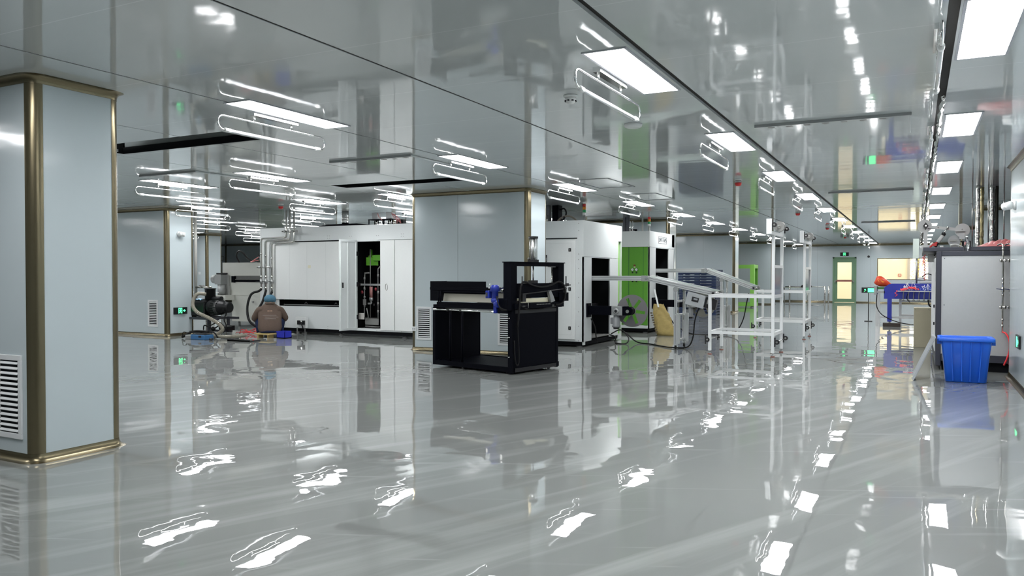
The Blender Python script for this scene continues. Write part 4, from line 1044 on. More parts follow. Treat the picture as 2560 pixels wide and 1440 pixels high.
# ================================================================== BLACK CART WITH GANTRY
def cart():
    t = thing('roller_cart', 'black steel cart with open frame, blue motor and tall gantry in mid floor', 'machine', (-6.1, 9.38, 0), R_(-12.4))
    W = dict(world=False)
    m = MB(); m.box(.0, 1.47, -.02, .96, .055, .085); m.box(0, 1.47, -.03, .0, .03, .095); m.box(0, 1.47, .94, .97, .03, .095); m.box(0, .03, 0, .95, .03, .095); m.box(1.44, 1.47, 0, .95, .03, .095)
    m.build('base_plate', blk, t, **W)
    m = MB(); m.box(-.03, 0, -.03, .95, .03, .845); m.box(0, .02, -.03, .03, .09, .84); m.build('side_panel', blk, t, **W)
    m = MB(); m.box(1.42, 1.47, -.03, .93, .03, .845, bev=.004); m.box(1.40, 1.475, -.06, -.03, .02, .85); m.box(1.40, 1.475, .90, .945, .02, .86); s = m.build('side_panel', blk, t, **W)
    m = MB(); m.box(1.47, 1.476, .0, .9, .03, .08); m.build('edge_strip', blk_m, s, **W); MB().box(1.47, 1.476, .0, .9, .80, .85).build('edge_strip', blk_m, s, **W)
    b = MB()
    for z in (.23, .49, .74): b.cyl((1.41, -.07, z), (1.44, -.045, z), .007, seg=6)
    b.m(steel); b.build('screws', steel, s, **W)['kind'] = 'stuff'
    for x in (.29, .52):
        MB().cyl((x, .0, .09), (x, .0, .80), .016, seg=10).build('stay_post', blk, t, **W)
    m = MB(); m.box(-.03, 1.44, -.02, .02, .845, .885); m.box(-.03, 1.44, .9, .96, .80, .88); m.box(-.03, .02, 0, .95, .82, .885); m.build('top_frame', blk, t, **W)
    r = MB(); r.cyl((-.0, -.045, .815), (1.42, -.045, .82), .014, seg=12); rr = r.build('chrome_bar', chrome, t, **W)
    q = MB(); q.cyl((.27, -.045, .815), (.30, -.045, .815), .018, seg=12); q.cyl((.52, -.045, .815), (.55, -.045, .815), .018, seg=12); q.build('bar_collar', blk_m, rr, **W)
    MB().cyl((.1, .12, .83), (1.40, .12, .83), .028, seg=16).build('roller', cast, t, **W)
    gp = mat('brushed_grey_plate', (.36, .35, .29), .4, .15)
    MB().prism([(.095, .93), (.125, 1.062), (.135, 1.06), (.105, .928)], 'x', .05, 1.30).build('guide_plate', gp, t, **W)
    MB().box(.05, 1.36, .3, .85, .925, .935).build('slide_plate', gp, t, **W)
    m = MB(); m.box(-.18, 1.30, .06, .085, 1.09, 1.13); m.box(-.12, 1.30, .05, .075, 1.06, 1.078); m.box(-.1, 1.34, .8, .84, 1.06, 1.12); m.build('rail', blk, t, **W)
    MB().cyl((-.15, .07, 1.115), (1.1, .07, 1.115), .008, seg=8).build('rail_rod', steel, t, **W)
    m = MB(); m.box(.02, 1.35, .0, .04, .885, .925); m.box(.02, 1.40, .86, .92, .885, .93); m.build('bearing_beam', blk, t, **W)
    MB().box(-.235, .845, .12, .135, .93, 1.215, bev=.003).build('cover_plate', blk, t, **W)
    MB().box(-.235, -.22, .12, .45, .93, 1.215).build('cover_end', blk, t, **W)
    for x in (.02, .06): MB().cyl((x, .04, .885), (x, .04, 1.08), .012, seg=8).build('support_pin', blk, t, **W)
    # blue gear motor
    mo = MB().m(blue_m)
    mo.lathe((1.20, -.09, 1.0), (0, 0, 1), [(0, .035), (.01, .046), (.085, .046), (.09, .062), (.15, .062), (.175, .045)], 20)
    mo.box(1.175, 1.225, -.10, -.03, .80, .96, bev=.008); mo.lathe((1.20, -.09, .93), (0, 0, 1), [(0, .03), (.02, .05), (.06, .055), (.07, .04)], 18); mo.box(1.09, 1.15, -.16, -.08, 1.0, 1.10, bev=.008); mo.lathe((1.27, -.08, .93), (1, 0, 0), [(-.06, .055), (0, .055)], 14)
    mo = mo.build('gear_motor', None, t, **W)
    MB().m(steel).box(1.105, 1.135, -.165, -.159, 1.025, 1.075).m(mat('pale_sticker', (.7, .72, .75), .4)).lathe((1.165, -.165, 1.14), (0, -1, 0), [(0, .012), (.001, .012)], 10).box(1.17, 1.18, -.166, -.160, 1.175, 1.195).build('motor_label', None, mo, **W)
    MB().m(blk).box(1.24, 1.42, -.09, .02, .80, 1.0, bev=.01).build('gear_case', None, t, **W)
    k = MB().m(steel); k.box(1.20, 1.30, -.04, .0, 1.10, 1.13); k.box(1.27, 1.33, -.05, .01, 1.07, 1.14, bev=.005); k.cyl((1.30, -.08, 1.10), (1.30, -.02, 1.10), .02); k.cyl((1.32, -.07, 1.145), (1.38, -.07, 1.145), .008); k.cyl((1.32, -.07, 1.075), (1.37, -.07, 1.075), .007)
    k.build('air_fitting', None, t, **W)
    for j in range(3): MB().m(rubber).tube([(1.26, -.12, 1.03-.02*j), (1.31, -.15, .93), (1.36, -.14, .87-.01*j), (1.42, -.10, .85)], .008, 6, sub=4).build('motor_cable', None, t, **W)
    # gantry
    g = MB(); x0, x1 = 1.34, 1.47
    g.box(x0, x1, -.085, .045, .84, 1.475, bev=.004); g.box(x0, x1, .955, 1.09, .86, 1.475, bev=.004); g.box(x0, x1, .045, .955, 1.425, 1.475); g.box(x0-.01, x1+.01, -.095, 1.10, 1.47, 1.482)
    g = g.build('gantry', blk, t, **W)
    MB().box(x0+.02, x1+.005, .05, .95, 1.0, 1.195, bev=.004).build('press_plate', blk, t, **W)
    MB().box(1.36, 1.46, .415, .50, 1.19, 1.235).build('rod_clevis', blk_m, t, **W)
    MB().cyl((1.41, .46, 1.22), (1.41, .46, 1.43), .010, seg=10).build('piston_rod', steel, t, **W)
    a = MB().m(blk_m); a.box(1.36, 1.46, .40, .52, 1.482, 1.515); a.box(1.365, 1.455, .415, .51, 1.80, 1.83); a.m(alu); a.cyl((1.41, .46, 1.515), (1.41, .46, 1.80), .036, seg=20)
    for (dx, dy) in ((-.035, -.035), (.035, -.035), (-.035, .035), (.035, .035)): a.m(steel).cyl((1.41+dx, .46+dy, 1.515), (1.41+dx, .46+dy, 1.80), .006, seg=6)
    a.cyl((1.38, .40, 1.81), (1.38, .42, 1.81), .01, seg=8); a.cyl((1.38, .385, 1.53), (1.38, .41, 1.53), .012, seg=8)
    a.build('air_cylinder', None, t, **W)
    MB().m(steel).cyl((1.41, .88, 1.0), (1.41, .88, 1.43), .010, seg=10).m(cast).cyl((1.41, .88, 1.13), (1.41, .88, 1.19), .022, seg=12).box(1.38, 1.44, .83, .93, 1.415, 1.43).build('guide_rod', None, t, **W)
    MB().box(1.38, 1.45, .86, .92, 1.19, 1.20).build('rod_stop', blk_m, t, **W)
    # table under the gantry and the outboard bracket
    m = MB(); m.box(1.33, 1.50, -.03, 1.0, .86, .93); m.box(1.44, 1.49, .95, 1.17, .94, 1.06); m.build('outboard_table', blk, t, **W)
    v = MB()
    for k_ in range(9): v.box(1.501, 1.505, .42+k_*.035, .442+k_*.035, .905, .917)
    v.build('slot_strip', dull, t, **W)['kind'] = 'stuff'
    MB().m(steel).box(1.46, 1.49, .02, .06, .93, .97).cyl((1.5, .24, .87), (1.5, .24, .94), .006, seg=6).cyl((1.5, .12, .895), (1.5, .2, .895), .004, seg=6).box(1.46, 1.5, .78, .83, .86, .90).build('clamps', None, t, **W)
    MB().m(mat('pale_cream_strip', (.75, .70, .52), .5)).box(1.44, 1.478, .06, .72, .94, .995).build('beige_strip', None, t, **W)
    MB().cyl((1.49, .10, 1.05), (1.49, 1.12, 1.115), .010, seg=8).build('tie_bar', blk_m, t, **W)
    for (y, z0, z1) in ((.13, 1.17, 1.29), (1.115, 1.04, 1.29)): MB().cyl((1.485, y, z0), (1.485, y, z1), .008, seg=8).build('threaded_rod', blk_m, t, **W)
    MB().m(cast).prism([(.66, 1.075), (.70, 1.10), (.76, 1.02), (.80, .95), (.71, .93)], 'x', 1.49, 1.53).build('limit_switch', None, t, **W)
    MB().m(blk_m).box(1.48, 1.52, .10, .17, .955, 1.06).box(1.49, 1.51, 1.09, 1.15, 1.15, 1.19).cyl((1.5, 1.0, 1.165), (1.5, 1.2, 1.165), .01, seg=8).build('bracket', None, t, **W)
    # hoses
    MB().tube([(1.50, .02, .62), (1.505, .05, .9), (1.51, .06, 1.10), (1.51, .10, 1.20), (1.51, .18, 1.215), (1.51, .32, 1.17), (1.51, .52, 1.145), (1.51, .74, 1.17), (1.51, .90, 1.215), (1.51, 1.02, 1.17), (1.51, 1.06, 1.04), (1.51, 1.02, .94), (1.51, .93, .90), (1.50, .84, .90)], .013, 8, sub=5).build('air_hose', rubber, t, **W)
    MB().tube([(1.50, .02, .62), (1.498, .045, .35), (1.498, .05, .18), (1.498, .025, .125), (1.498, -.01, .15), (1.495, -.03, .25), (1.49, -.035, .45)], .008, 8, sub=5).build('hanging_cable', rubber, t, **W)
    MB().tube([(1.49, .07, 1.0), (1.50, .09, .90), (1.50, .35, .84), (1.50, .85, .87)], .006, 6, sub=5).build('sensor_cable', rubber, t, **W)
    for (x, y) in ((.55, -.0), (1.33, .02), (1.40, .82), (.12, .85)):
        m = MB(); m.m(blk_m).cyl((x-.015, y, .024), (x+.015, y, .024), .024, seg=14); m.box(x-.02, x+.02, y-.012, y+.012, .02, .05); m.build('caster', None, t, **W)
cart()

# ================================================================== TWO WHITE AND GREEN PRESS MACHINES
def press(y0, ylen, oy0, oy1, oz0, oz1, lab, greenfront):
    xr = -5.31; xl = -7.0; zt = 2.275; y1 = y0 + ylen; T_ = .025
    t = thing('forming_machine', lab, 'machine', (xr, y0, 0))
    b = MB().m(panel_white)
    zs = 1.63 if not greenfront else 1.93
    # right-hand side skin round its opening
    b.box(xr-T_, xr, y0, oy0, .10, zs); b.box(xr-T_, xr, oy1, y1-(.2 if not greenfront else 0), .10, zs); b.box(xr-T_, xr, oy0, oy1, oz1, zs); b.box(xr-T_, xr, oy0, oy1, .10, oz0) if greenfront else None
    b.box(xl, xr, y0, y0+T_, .10, zt) if not greenfront else (b.box(xl, xr, y0, y0+T_, 1.935, zt), b.box(xl, xr, y0, y0+T_, .10, .17), b.box(xr-.03, xr, y0, y0+T_, .17, 1.935))
    b.box(xl, xl+T_, y0, y1, .10, zt); b.box(xl, xr, y1-T_, y1, .10, zt)
    if not greenfront: b.box(xr-T_, xr, y1-.2, y1, .02, .12); b.box(xr-T_, xr, y1-.2, y1, 1.975, zt); b.box(xr-T_, xr-.001, y0+.02, y0+.1, .04, .10)
    b.build('body', None, t)
    hd = MB().m(panel_white); hd.box(xr-T_, xr+.003, y0-.003, y1 if greenfront else y1-.2, zs+.006, zt); hd.box(xr-T_, xr+.003, y1-.2, y1, 1.975, zt); hd.box(xl, xr, y0, y1, zt, zt+.012); hd.build('hood', None, t)
    MB().m(dark_in).box(xl+.05, xr-.06, y0+.08, y1-.05, .02, .10).build('plinth', None, t)
    # inside
    i = MB().m(dark_in).box(xr-1.0, xr-.98, y0+.05, y1-.05, .1, zt-.05); i.box(xr-.98, xr-.03, y0+.25, y0+.27, .12, 1.9); i.box(xr-.98, xr-.03, oy1+.16, oy1+.18, .12, 1.9); i.box(xr-.98, xr-.03, y0+.25, oy1+.16, oz1+.05, oz1+.07)
    i.build('lining', None, t)
    MB().m(mat('very_dark_green_paint', (.012, .05, .012), .4)).box(xr-.86, xr-.84, oy0+.05, oy1, .2, oz1-.02).box(xr-.5, xr-.48, oy0+.35, oy0+.37, .2, oz1-.02).build('inner_panel', None, t)
    MB().m(dull).box(xr-.8, xr-.02, oy0, oy1+.1, .13, .15).build('inner_floor', None, t)
    MB().m(blk_m).tube([(xr-.5, oy0+.3, 1.5), (xr-.45, oy0+.4, 1.3), (xr-.5, oy0+.6, 1.0)], .012, 6, sub=4).box(xr-.4, xr-.3, oy0+.1, oy0+.35, .75, 1.05).box(xr-.3, xr-.25, oy0, oy1, .68, .75).build('inner_gear', None, t)
    if not greenfront:
        MB().m(green_l).box(xr-.06, xr-.04, y1-.2, y1-.01, .12, 1.975).build('green_side_panel', None, t)  # recessed green wall; the light falling on it is put into the lime colour
        MB().m(dark_in).box(-6.98, -5.43, y0-.006, y0, 1.955, 1.975).build('head_gap', None, t)
        d = MB().m(white_paint).box(-6.13, -5.455, y0-.045, y0-.004, .14, 1.935, bev=.006); dd = d.build('door', None, t)
        s = MB().m(mat('soft_joint_line', (.52, .54, .54), .5)); e = .0015
        for (a, c_, p, q) in ((-6.05, -5.52, .22, .2225), (-6.05, -5.52, 1.875, 1.8775), (-6.05, -6.0475, .22, 1.875), (-5.5225, -5.52, .22, 1.875)): s.box(a, c_, y0-.0465, y0-.045, p, q)
        s.build('door_groove', None, dd)
        for z in (1.755, 1.05, .345):
            MB().m(blk_m).box(-5.58, -5.53, y0-.055, y0-.045, z-.03, z+.03, bev=.003).m(dull).lathe((-5.555, y0-.055, z), (0, -1, 0), [(0, .012), (.003, .012)], 10).build('latch', None, dd)
        MB().m(blk_m).box(-6.035, -6.005, y0-.055, y0-.045, 1.54, 1.67).m(chrome).box(-6.028, -6.012, y0-.062, y0-.055, 1.55, 1.62).build('handle', None, dd)
        MB().m(white_paint).box(-7.0, -6.15, y0-.03, y0-.004, .14, 1.935).build('side_door', None, t)
        sc_ = MB().m(cast)
        for z in (.12, .38, .64, .9, 1.16, 1.42, 1.58, 1.68, 2.1, 2.23): sc_.cyl((-5.40, y0-.008, z), (-5.40, y0-.002, z), .009, seg=8)
        sc_.build('screws', None, t)['kind'] = 'stuff'
    else:
        g = MB().m(green_p).box(-5.44, -5.34, y0-.012, y0-.001, .17, 1.93).box(-5.78, -5.45, y0+.0, y0+.01, .17, 1.93).box(-6.05, -5.80, y0-.006, y0+.0, .17, 1.93).box(-7.0, -6.05, y0, y0+.01, .17, 1.93)
        gg = g.build('green_front', None, t)
        MB().m(green_d).box(-5.452, -5.442, y0-.004, y0+.002, .17, 1.93).box(-5.80, -5.78, y0-.003, y0+.001, .17, 1.93).build('fold_line', None, gg)
        for x in (-5.697, -5.605):
            MB().m(green_d).lathe((x, y0, 1.42), (0, -1, 0), [(0, .036), (.02, .036)], 18).m(vent_white).lathe((x, y0-.02, 1.42), (0, -1, 0), [(0, .027), (.002, .027)], 18).m(ink).bar((x, y0-.024, 1.41), (x+.015, y0-.024, 1.435), .004).build('pressure_gauge', None, t)
        for x in (-5.697, -5.605):
            for z in (1.355, 1.155): MB().m(blk_m).lathe((x, y0, z), (0, -1, 0), [(0, .017), (.03, .014)], 10).build('regulator_knob', None, t)
        MB().m(mat('dark_red_lamp', (.16, .03, .01), .4)).lathe((-5.652, y0, 1.515), (0, -1, 0), [(0, .022), (.03, .018)], 14).build('indicator_lamp', None, t)
        MB().m(paper).box(-5.67, -5.632, y0-.004, y0-.001, 1.47, 1.487).build('small_label', None, t)
        # model plate
        p = MB().m(ink); ya, yb, za, zb, e = y0+1.10-.0, y0+1.98-.0, 2.03, 2.19, .008
        ya, yb = 17.56, 18.22
        p.box(xr+.004, xr+.006, ya, yb, za, za+e); p.box(xr+.004, xr+.006, ya, yb, zb-e, zb); p.box(xr+.004, xr+.006, ya, ya+.016, za, zb); p.box(xr+.004, xr+.006, yb-.016, yb, za, zb)
        p.build('plate_border', None, t)
        tx = text('model_lettering', 'SWT-7695', .135, (xr+.006, (ya+yb)/2, (za+zb)/2), EAST, ink, t)
    for (x, y) in ((xr-.14, y0+.16), (xr-.14, y1-.2), (xl+.2, y0+.16)): MB().m(cast).lathe((x, y, 0), (0, 0, 1), [(0, .055), (.015, .05), (.03, .02), (.10, .02)], 14).build('foot', None, t)
    # reel arm with gear motor and slotted disc
    ya = oy0 - .17 if not greenfront else oy0 - .2
    zr = .66; xd = -4.53 if not greenfront else -4.22; yd = ya + .12
    MB().m(blk).box(xr, xr+.035, ya-.09, ya+.07, zr-.12, zr+.13).build('mount_plate', None, t)
    MB().m(blk).box(xr+.03, xd-.24, ya-.05, ya+.05, zr-.075, zr+.085, bev=.005).build('reel_arm', None, t)
    gm = MB().m(cast).box(xd-.30, xd-.10, ya-.09, ya+.05, zr-.075, zr+.085, bev=.006).lathe((xd-.21, ya-.09, zr), (0, -1, 0), [(0, .055), (.012, .055), (.02, .035)], 18).m(blk_m).lathe((xd-.21, ya-.112, zr), (0, -1, 0), [(0, .025), (.002, .025)], 14)
    gm.m(mat('grey_motor_paint', (.20, .21, .22), .45)).lathe((xd-.23, ya-.02, zr-.075), (0, 0, -1), [(0, .05), (.04, .05), (.045, .065), (.18, .065), (.185, .075), (.215, .075)], 18).box(xd-.33, xd-.28, ya-.06, ya+.02, zr-.23, zr-.12, bev=.005).m(blk_m).lathe((xd-.23, ya-.02, zr-.29), (0, 0, -1), [(0, .055), (.03, .05)], 18)
    gm.build('gear_motor', None, t)
    MB().m(blk).cyl((xd-.02, ya-.08, zr), (xd-.02, yd+.06, zr), .075, seg=20).box(xd-.10, xd-.02, ya-.07, ya+.05, zr-.075, zr+.085).m(steel).cyl((xd, ya-.1, zr), (xd, ya-.08, zr), .03, seg=12).build('hub', None, t)
    d = MB(); N, rs = 144, [.055 + .0155*k for k in range(16)]; rs.append(.29)
    V = [[d.bm.verts.new((xd + r*math.cos(2*PI*k/N), yd+.05, zr + r*math.sin(2*PI*k/N))) for k in range(N)] for r in rs]
    for j in range(len(rs)-1):
        for k in range(N):
            rm = (rs[j]+rs[j+1])/2; th = 2*PI*(k+.5)/N; skip = False
            for s_ in range(6):
                a = th - (R_(52) + s_*PI/3)
                if math.cos(a) > 0 and abs(rm*math.sin(a)) < .029 and .07 < rm*math.cos(a) < .245: skip = True
            if not skip: d._f((V[j][k], V[j][(k+1) % N], V[j+1][(k+1) % N], V[j+1][k]))
    for v in [v for v in d.bm.verts if not v.link_faces]: d.bm.verts.remove(v)
    fr = d.bm.faces[:]; be = [e_ for e_ in d.bm.edges if len(e_.link_faces) == 1]; bk = {v: d.bm.verts.new(v.co + Vector((0, .006, 0))) for v in d.bm.verts[:]}
    for f_ in fr: d._f([bk[v] for v in reversed(f_.verts[:])])
    for e_ in be: d._f((e_.verts[0], e_.verts[1], bk[e_.verts[1]], bk[e_.verts[0]]))
    d.build('reel_disc', mat('grey_reel_steel', (.17, .165, .17), .6) if not greenfront else mat('bright_reel_steel', (.50, .48, .43), .25, .9), t)
    return t
press(13.0, 2.04, 13.40, 14.37, .15, 1.62, 'white forming machine with hinged white door and slotted dark reel disc', False)
press(16.88, 2.0, 17.36, 18.42, .27, 1.92, 'white and green forming machine lettered on its side with two gauges', True)
# things on top of the machines
def stack_light(x, y, z0, lab):
    t = thing('stack_light', lab, 'signal light', (x, y, z0), 0, 'stack lights on the forming machines')
    MB().m(cast).lathe((x, y, z0), (0, 0, 1), [(0, .03), (.03, .028), (.032, .014), (.13, .014)], 12).build('pole', None, t)
    MB().m(cam_white).lathe((x, y, z0+.13), (0, 0, 1), [(0, .033), (.05, .033)], 14).build('base', None, t)
    for k, (mt, n_) in enumerate(((glens, 'green_lens'), (amber, 'amber_lens'), (red_p, 'red_lens'))):
        MB().m(mt).lathe((x, y, z0+.18+k*.055), (0, 0, 1), [(0, .031), (.05, .031), (.053, .028)], 14).build(n_, None, t)
stack_light(-5.52, 13.55, 2.287, 'red, amber and green stack light on the machine with the white door')
stack_light(-5.45, 17.3, 2.287, 'red, amber and green stack light on the machine with the lettered side')
m = MB().m(mat('slate_extrusion', (.10, .105, .12), .4, .5))
t = thing('lift_column', 'cluster of slate-grey uprights on the white-door machine beside the middle pillar', 'column', (-6.7, 14.3, 2.287))
for k in range(4): MB().m(mat('slate_extrusion', (.10, .105, .12), .4, .5)).box(-6.86+.09*k, -6.80+.09*k, 14.2, 14.3, 2.287, H-.002).build('upright', None, t)
for x in (-6.74, -6.56): MB().m(steel).cyl((x, 14.15, 2.3), (x, 14.15, 2.5), .02, seg=10).build('rod', None, t)
t = thing('servo_motor', 'black servo unit with curled cable on the white-door machine', 'motor', (-6.3, 14.3, 2.287))
MB().m(blk).box(-6.48, -6.34, 14.2, 14.4, 2.287, 2.69, bev=.005).build('body', None, t)
MB().m(rubber).tube([(-6.34, 14.28, 2.60), (-6.24, 14.26, 2.62), (-6.19, 14.25, 2.54), (-6.22, 14.25, 2.45), (-6.30, 14.25, 2.36), (-6.34, 14.25, 2.30)], .016, 8, sub=5).build('cable', None, t)
tag(MB().m(hose_trans).tube([(-6.28, 14.0, 2.29), (-6.24, 14.0, 2.38), (-6.12, 14.0, 2.445), (-5.99, 14.0, 2.44), (-5.88, 14.0, 2.37), (-5.82, 14.0, 2.29)], .018, 10, sub=6).build('arched_hose'), 'grey hose arching over the top of the white-door machine', 'hose')
t = thing('red_valve_block', 'small red and black valve block on the white-door machine under the arched hose', 'valve', (-6.1, 13.9, 2.287))
MB().m(red_p).box(-6.45, -6.1, 13.7, 13.78, 2.287, 2.315).m(cam_white).box(-6.36, -6.26, 13.6, 13.68, 2.287, 2.32).m(blk).box(-6.1, -5.9, 13.85, 13.95, 2.287, 2.33).m(chrome).cyl((-6.02, 13.8, 2.287), (-6.02, 13.8, 2.37), .02, seg=10).m(blk).cyl((-6.04, 13.8, 2.35), (-6.04, 13.8, 2.43), .012, seg=8).build('block', None, t)
t = thing('lift_column', 'slim slate uprights with chrome rods on the lettered machine', 'column', (-6.5, 18.1, 2.287))
for k in range(2): MB().m(mat('slate_extrusion', (.10, .105, .12), .4, .5)).box(-6.36+.08*k, -6.30+.08*k, 18.1, 18.2, 2.287, H-.002).build('upright', None, t)
for x in (-6.16, -6.10): MB().m(chrome).cyl((x, 18.05, 2.287), (x, 18.05, 2.60), .018, seg=10).build('rod', None, t)
MB().m(cam_white).box(-6.14, -6.04, 17.95, 18.05, 2.287, 2.36).m(blk).box(-6.18, -6.0, 18.06, 18.1, 2.287, 2.40).build('sensor_box', None, t)
for k, x in enumerate((-6.03, -5.86)):
    tag(MB().m(mat('pale_grey_pipe', (.50, .50, .47), .35)).cyl((x, 18.6, 2.287), (x, 18.6, H-.001), .022, seg=10).build('riser_pipe'), 'pale riser pipe above the lettered machine, %s its stack light' % ('farther from' if k == 0 else 'just behind'), 'pipe', 'riser pipes above the lettered machine')
tag(MB().m(rubber).tube([(-6.75, 18.2, 2.29), (-6.72, 18.2, 2.40), (-6.62, 18.2, 2.47), (-6.45, 18.2, 2.48)], .022, 8, sub=5).build('cable'), 'black cable arching beside the slim uprights on the lettered machine', 'cable')
t = thing('wall_cabinet', 'pale grey cabinet high on the pillar behind the stack light', 'cabinet', (-7.2, CY[2], 2.3))
MB().m(grey_cab).box(-7.72, -6.92, CY[2]-.3, CY[2]-.005, 2.24, 2.58, bev=.005).build('case', None, t)

# ================================================================== CONVEYORS
def conveyor(yn, yf, xs, xj, zj, xe, ze, lab, leg_x, box=True):
    t = thing('belt_conveyor', lab, 'conveyor', (leg_x, yn, 0))
    hh = .085
    def rail(p0, p1, nm='side_rail'):
        m = MB().m(alu); m.bar(p0, p1, .035, hh); r = m.build(nm, None, t)
        g = MB().m(alu_d); d = Vector(p1)-Vector(p0); n_ = Vector((0, 0, 1)) - d.normalized()*d.normalized().z; n_.normalize()
        for o_ in (.018, -.018): g.bar(Vector(p0)+n_*o_+Vector((0, -.019, 0)), Vector(p1)+n_*o_+Vector((0, -.019, 0)), .003, .007)
        g.build('rail_slot', None, r); return r
    for y in (yn, yf):
        rail((xs, y, zj), (xj-.06, y, zj)); rail((xj+.06, y, zj-.01), (xe, y, ze))
        m = MB().m(cast).box(xj-.075, xj+.005, y-.028, y+.028, zj-.055, zj+.05, bev=.006).lathe((xj+.02, y-.032, zj-.002), (0, 1, 0), [(0, .05), (.064, .05)], 18).m(chrome).lathe((xj+.02, y-.036, zj), (0, 1, 0), [(0, .03), (.004, .03)], 14)
        m.build('knuckle', None, t)
        m = MB().m(cast).box(xe-.03, xe+.05, y-.025, y+.025, ze-.045, ze+.045, bev=.005).m(blk_m).lathe((xe+.012, y-.027, ze), (0, -1, 0), [(0, .022), (.004, .022)], 14); m.build('end_bearing', None, t)
    b = MB().m(belt)
    d = (Vector((xe, 0, ze)) - Vector((xj, 0, zj))).normalized(); n_ = Vector((-d.z, 0, d.x))
    y0, y1 = yn+.018, yf-.018
    def strip(p0, p1, off, th=.004):
        q = Vector((-(p1-p0).normalized().z, 0, (p1-p0).normalized().x)); A = p0+q*off; B = p1+q*off
        b.prism([(A.x, A.z), (B.x, B.z), (B.x-q.x*th, B.z-q.z*th), (A.x-q.x*th, A.z-q.z*th)], 'y', y0, y1)
    strip(Vector((xs, 0, zj)), Vector((xj, 0, zj)), .034); strip(Vector((xj, 0, zj)), Vector((xe+.02, 0, ze)), .034)
    strip(Vector((xs, 0, zj)), Vector((xj, 0, zj)), -.030); strip(Vector((xj, 0, zj)), Vector((xe+.02, 0, ze)), -.030)
    b.build('belt', None, t)
    MB().m(chrome).cyl((xe+.01, y0, ze), (xe+.01, y1, ze), .030, seg=18).build('end_roller', None, t)
    # height-adjustable stand on casters
    zl = zj + (leg_x-xj)*(ze-zj)/(xe-xj) - hh/2
    lx = leg_x
    for y in (yn, yf):
        MB().m(alu).box(lx-.022, lx+.022, y-.022, y+.022, .30, zl-.02).box(lx+.03, lx+.075, y-.022, y+.022, .10, .62).m(alu).box(lx-.03, lx+.03, y-.03, y+.03, .08, .60).m(alu_d).box(lx-.004, lx+.004, y-.0315, y-.030, .10, .60).box(lx-.004, lx+.004, y-.0235, y-.022, .62, zl-.04).m(cast).lathe((lx, y-.03, zl-.03), (0, 1, 0), [(0, .045), (.06, .045)], 16).build('leg', None, t)
        MB().m(rubber).cyl((lx-.012, y, .035), (lx+.012, y, .035), .034, seg=16).m(mat('rust_red_caster_cap', (.32, .10, .05), .5)).cyl((lx-.014, y, .035), (lx-.012, y, .035), .018, seg=12).m(cast).box(lx-.02, lx+.02, y-.012, y+.012, .055, .085).build('caster', None, t)
    for z in (.15, .60, .84): MB().m(alu).box(lx-.02, lx+.02, yn, yf, z-.018, z+.018).build('cross_bar', None, t)
    MB().m(steel).cyl((lx+.05, (yn+yf)/2, .30), (lx+.05, (yn+yf)/2, .9), .006, seg=6).cyl((lx+.02, yn+.12, .5), (lx+.02, yn+.12, zl), .006, seg=6).cyl((lx+.02, yf-.12, .5), (lx+.02, yf-.12, zl), .006, seg=6).build('adjusting_screw', None, t)
    if box:
        q = Matrix.Translation((leg_x+.36, yn-.06, zl-.20)) @ Matrix.Rotation(R_(14), 4, 'Y')
        bx = MB().m(mat('grey_control_sheet', (.42, .44, .45), .45)).box(-.16, .16, -.012, .16, -.125, .10, q, bev=.004); bx = bx.build('control_box', None, t)
        MB().m(blk_m).box(-.06, .06, -.018, -.012, -.045, .035, q).m(mat('display_digits', (.30, .32, .34), .4)).box(-.03, .04, -.019, -.018, -.012, .018, q).build('display', None, bx)
        MB().m(blk_m).box(.165, .36, .02, .14, -.10, .08, q, bev=.006).m(dull).box(.2, .22, .015, .02, -.03, .05, q).build('motor_box', None, t)
    return t
conveyor(13.46, 14.02, -5.42, -4.30, 1.245, -3.11, .992, 'aluminium belt conveyor sloping down from the machine with the white door', -3.75)
conveyor(17.42, 17.98, -5.40, -4.20, 1.40, -3.15, 1.02, 'aluminium belt conveyor sloping down from the lettered machine, behind the other', -3.83, box=False)

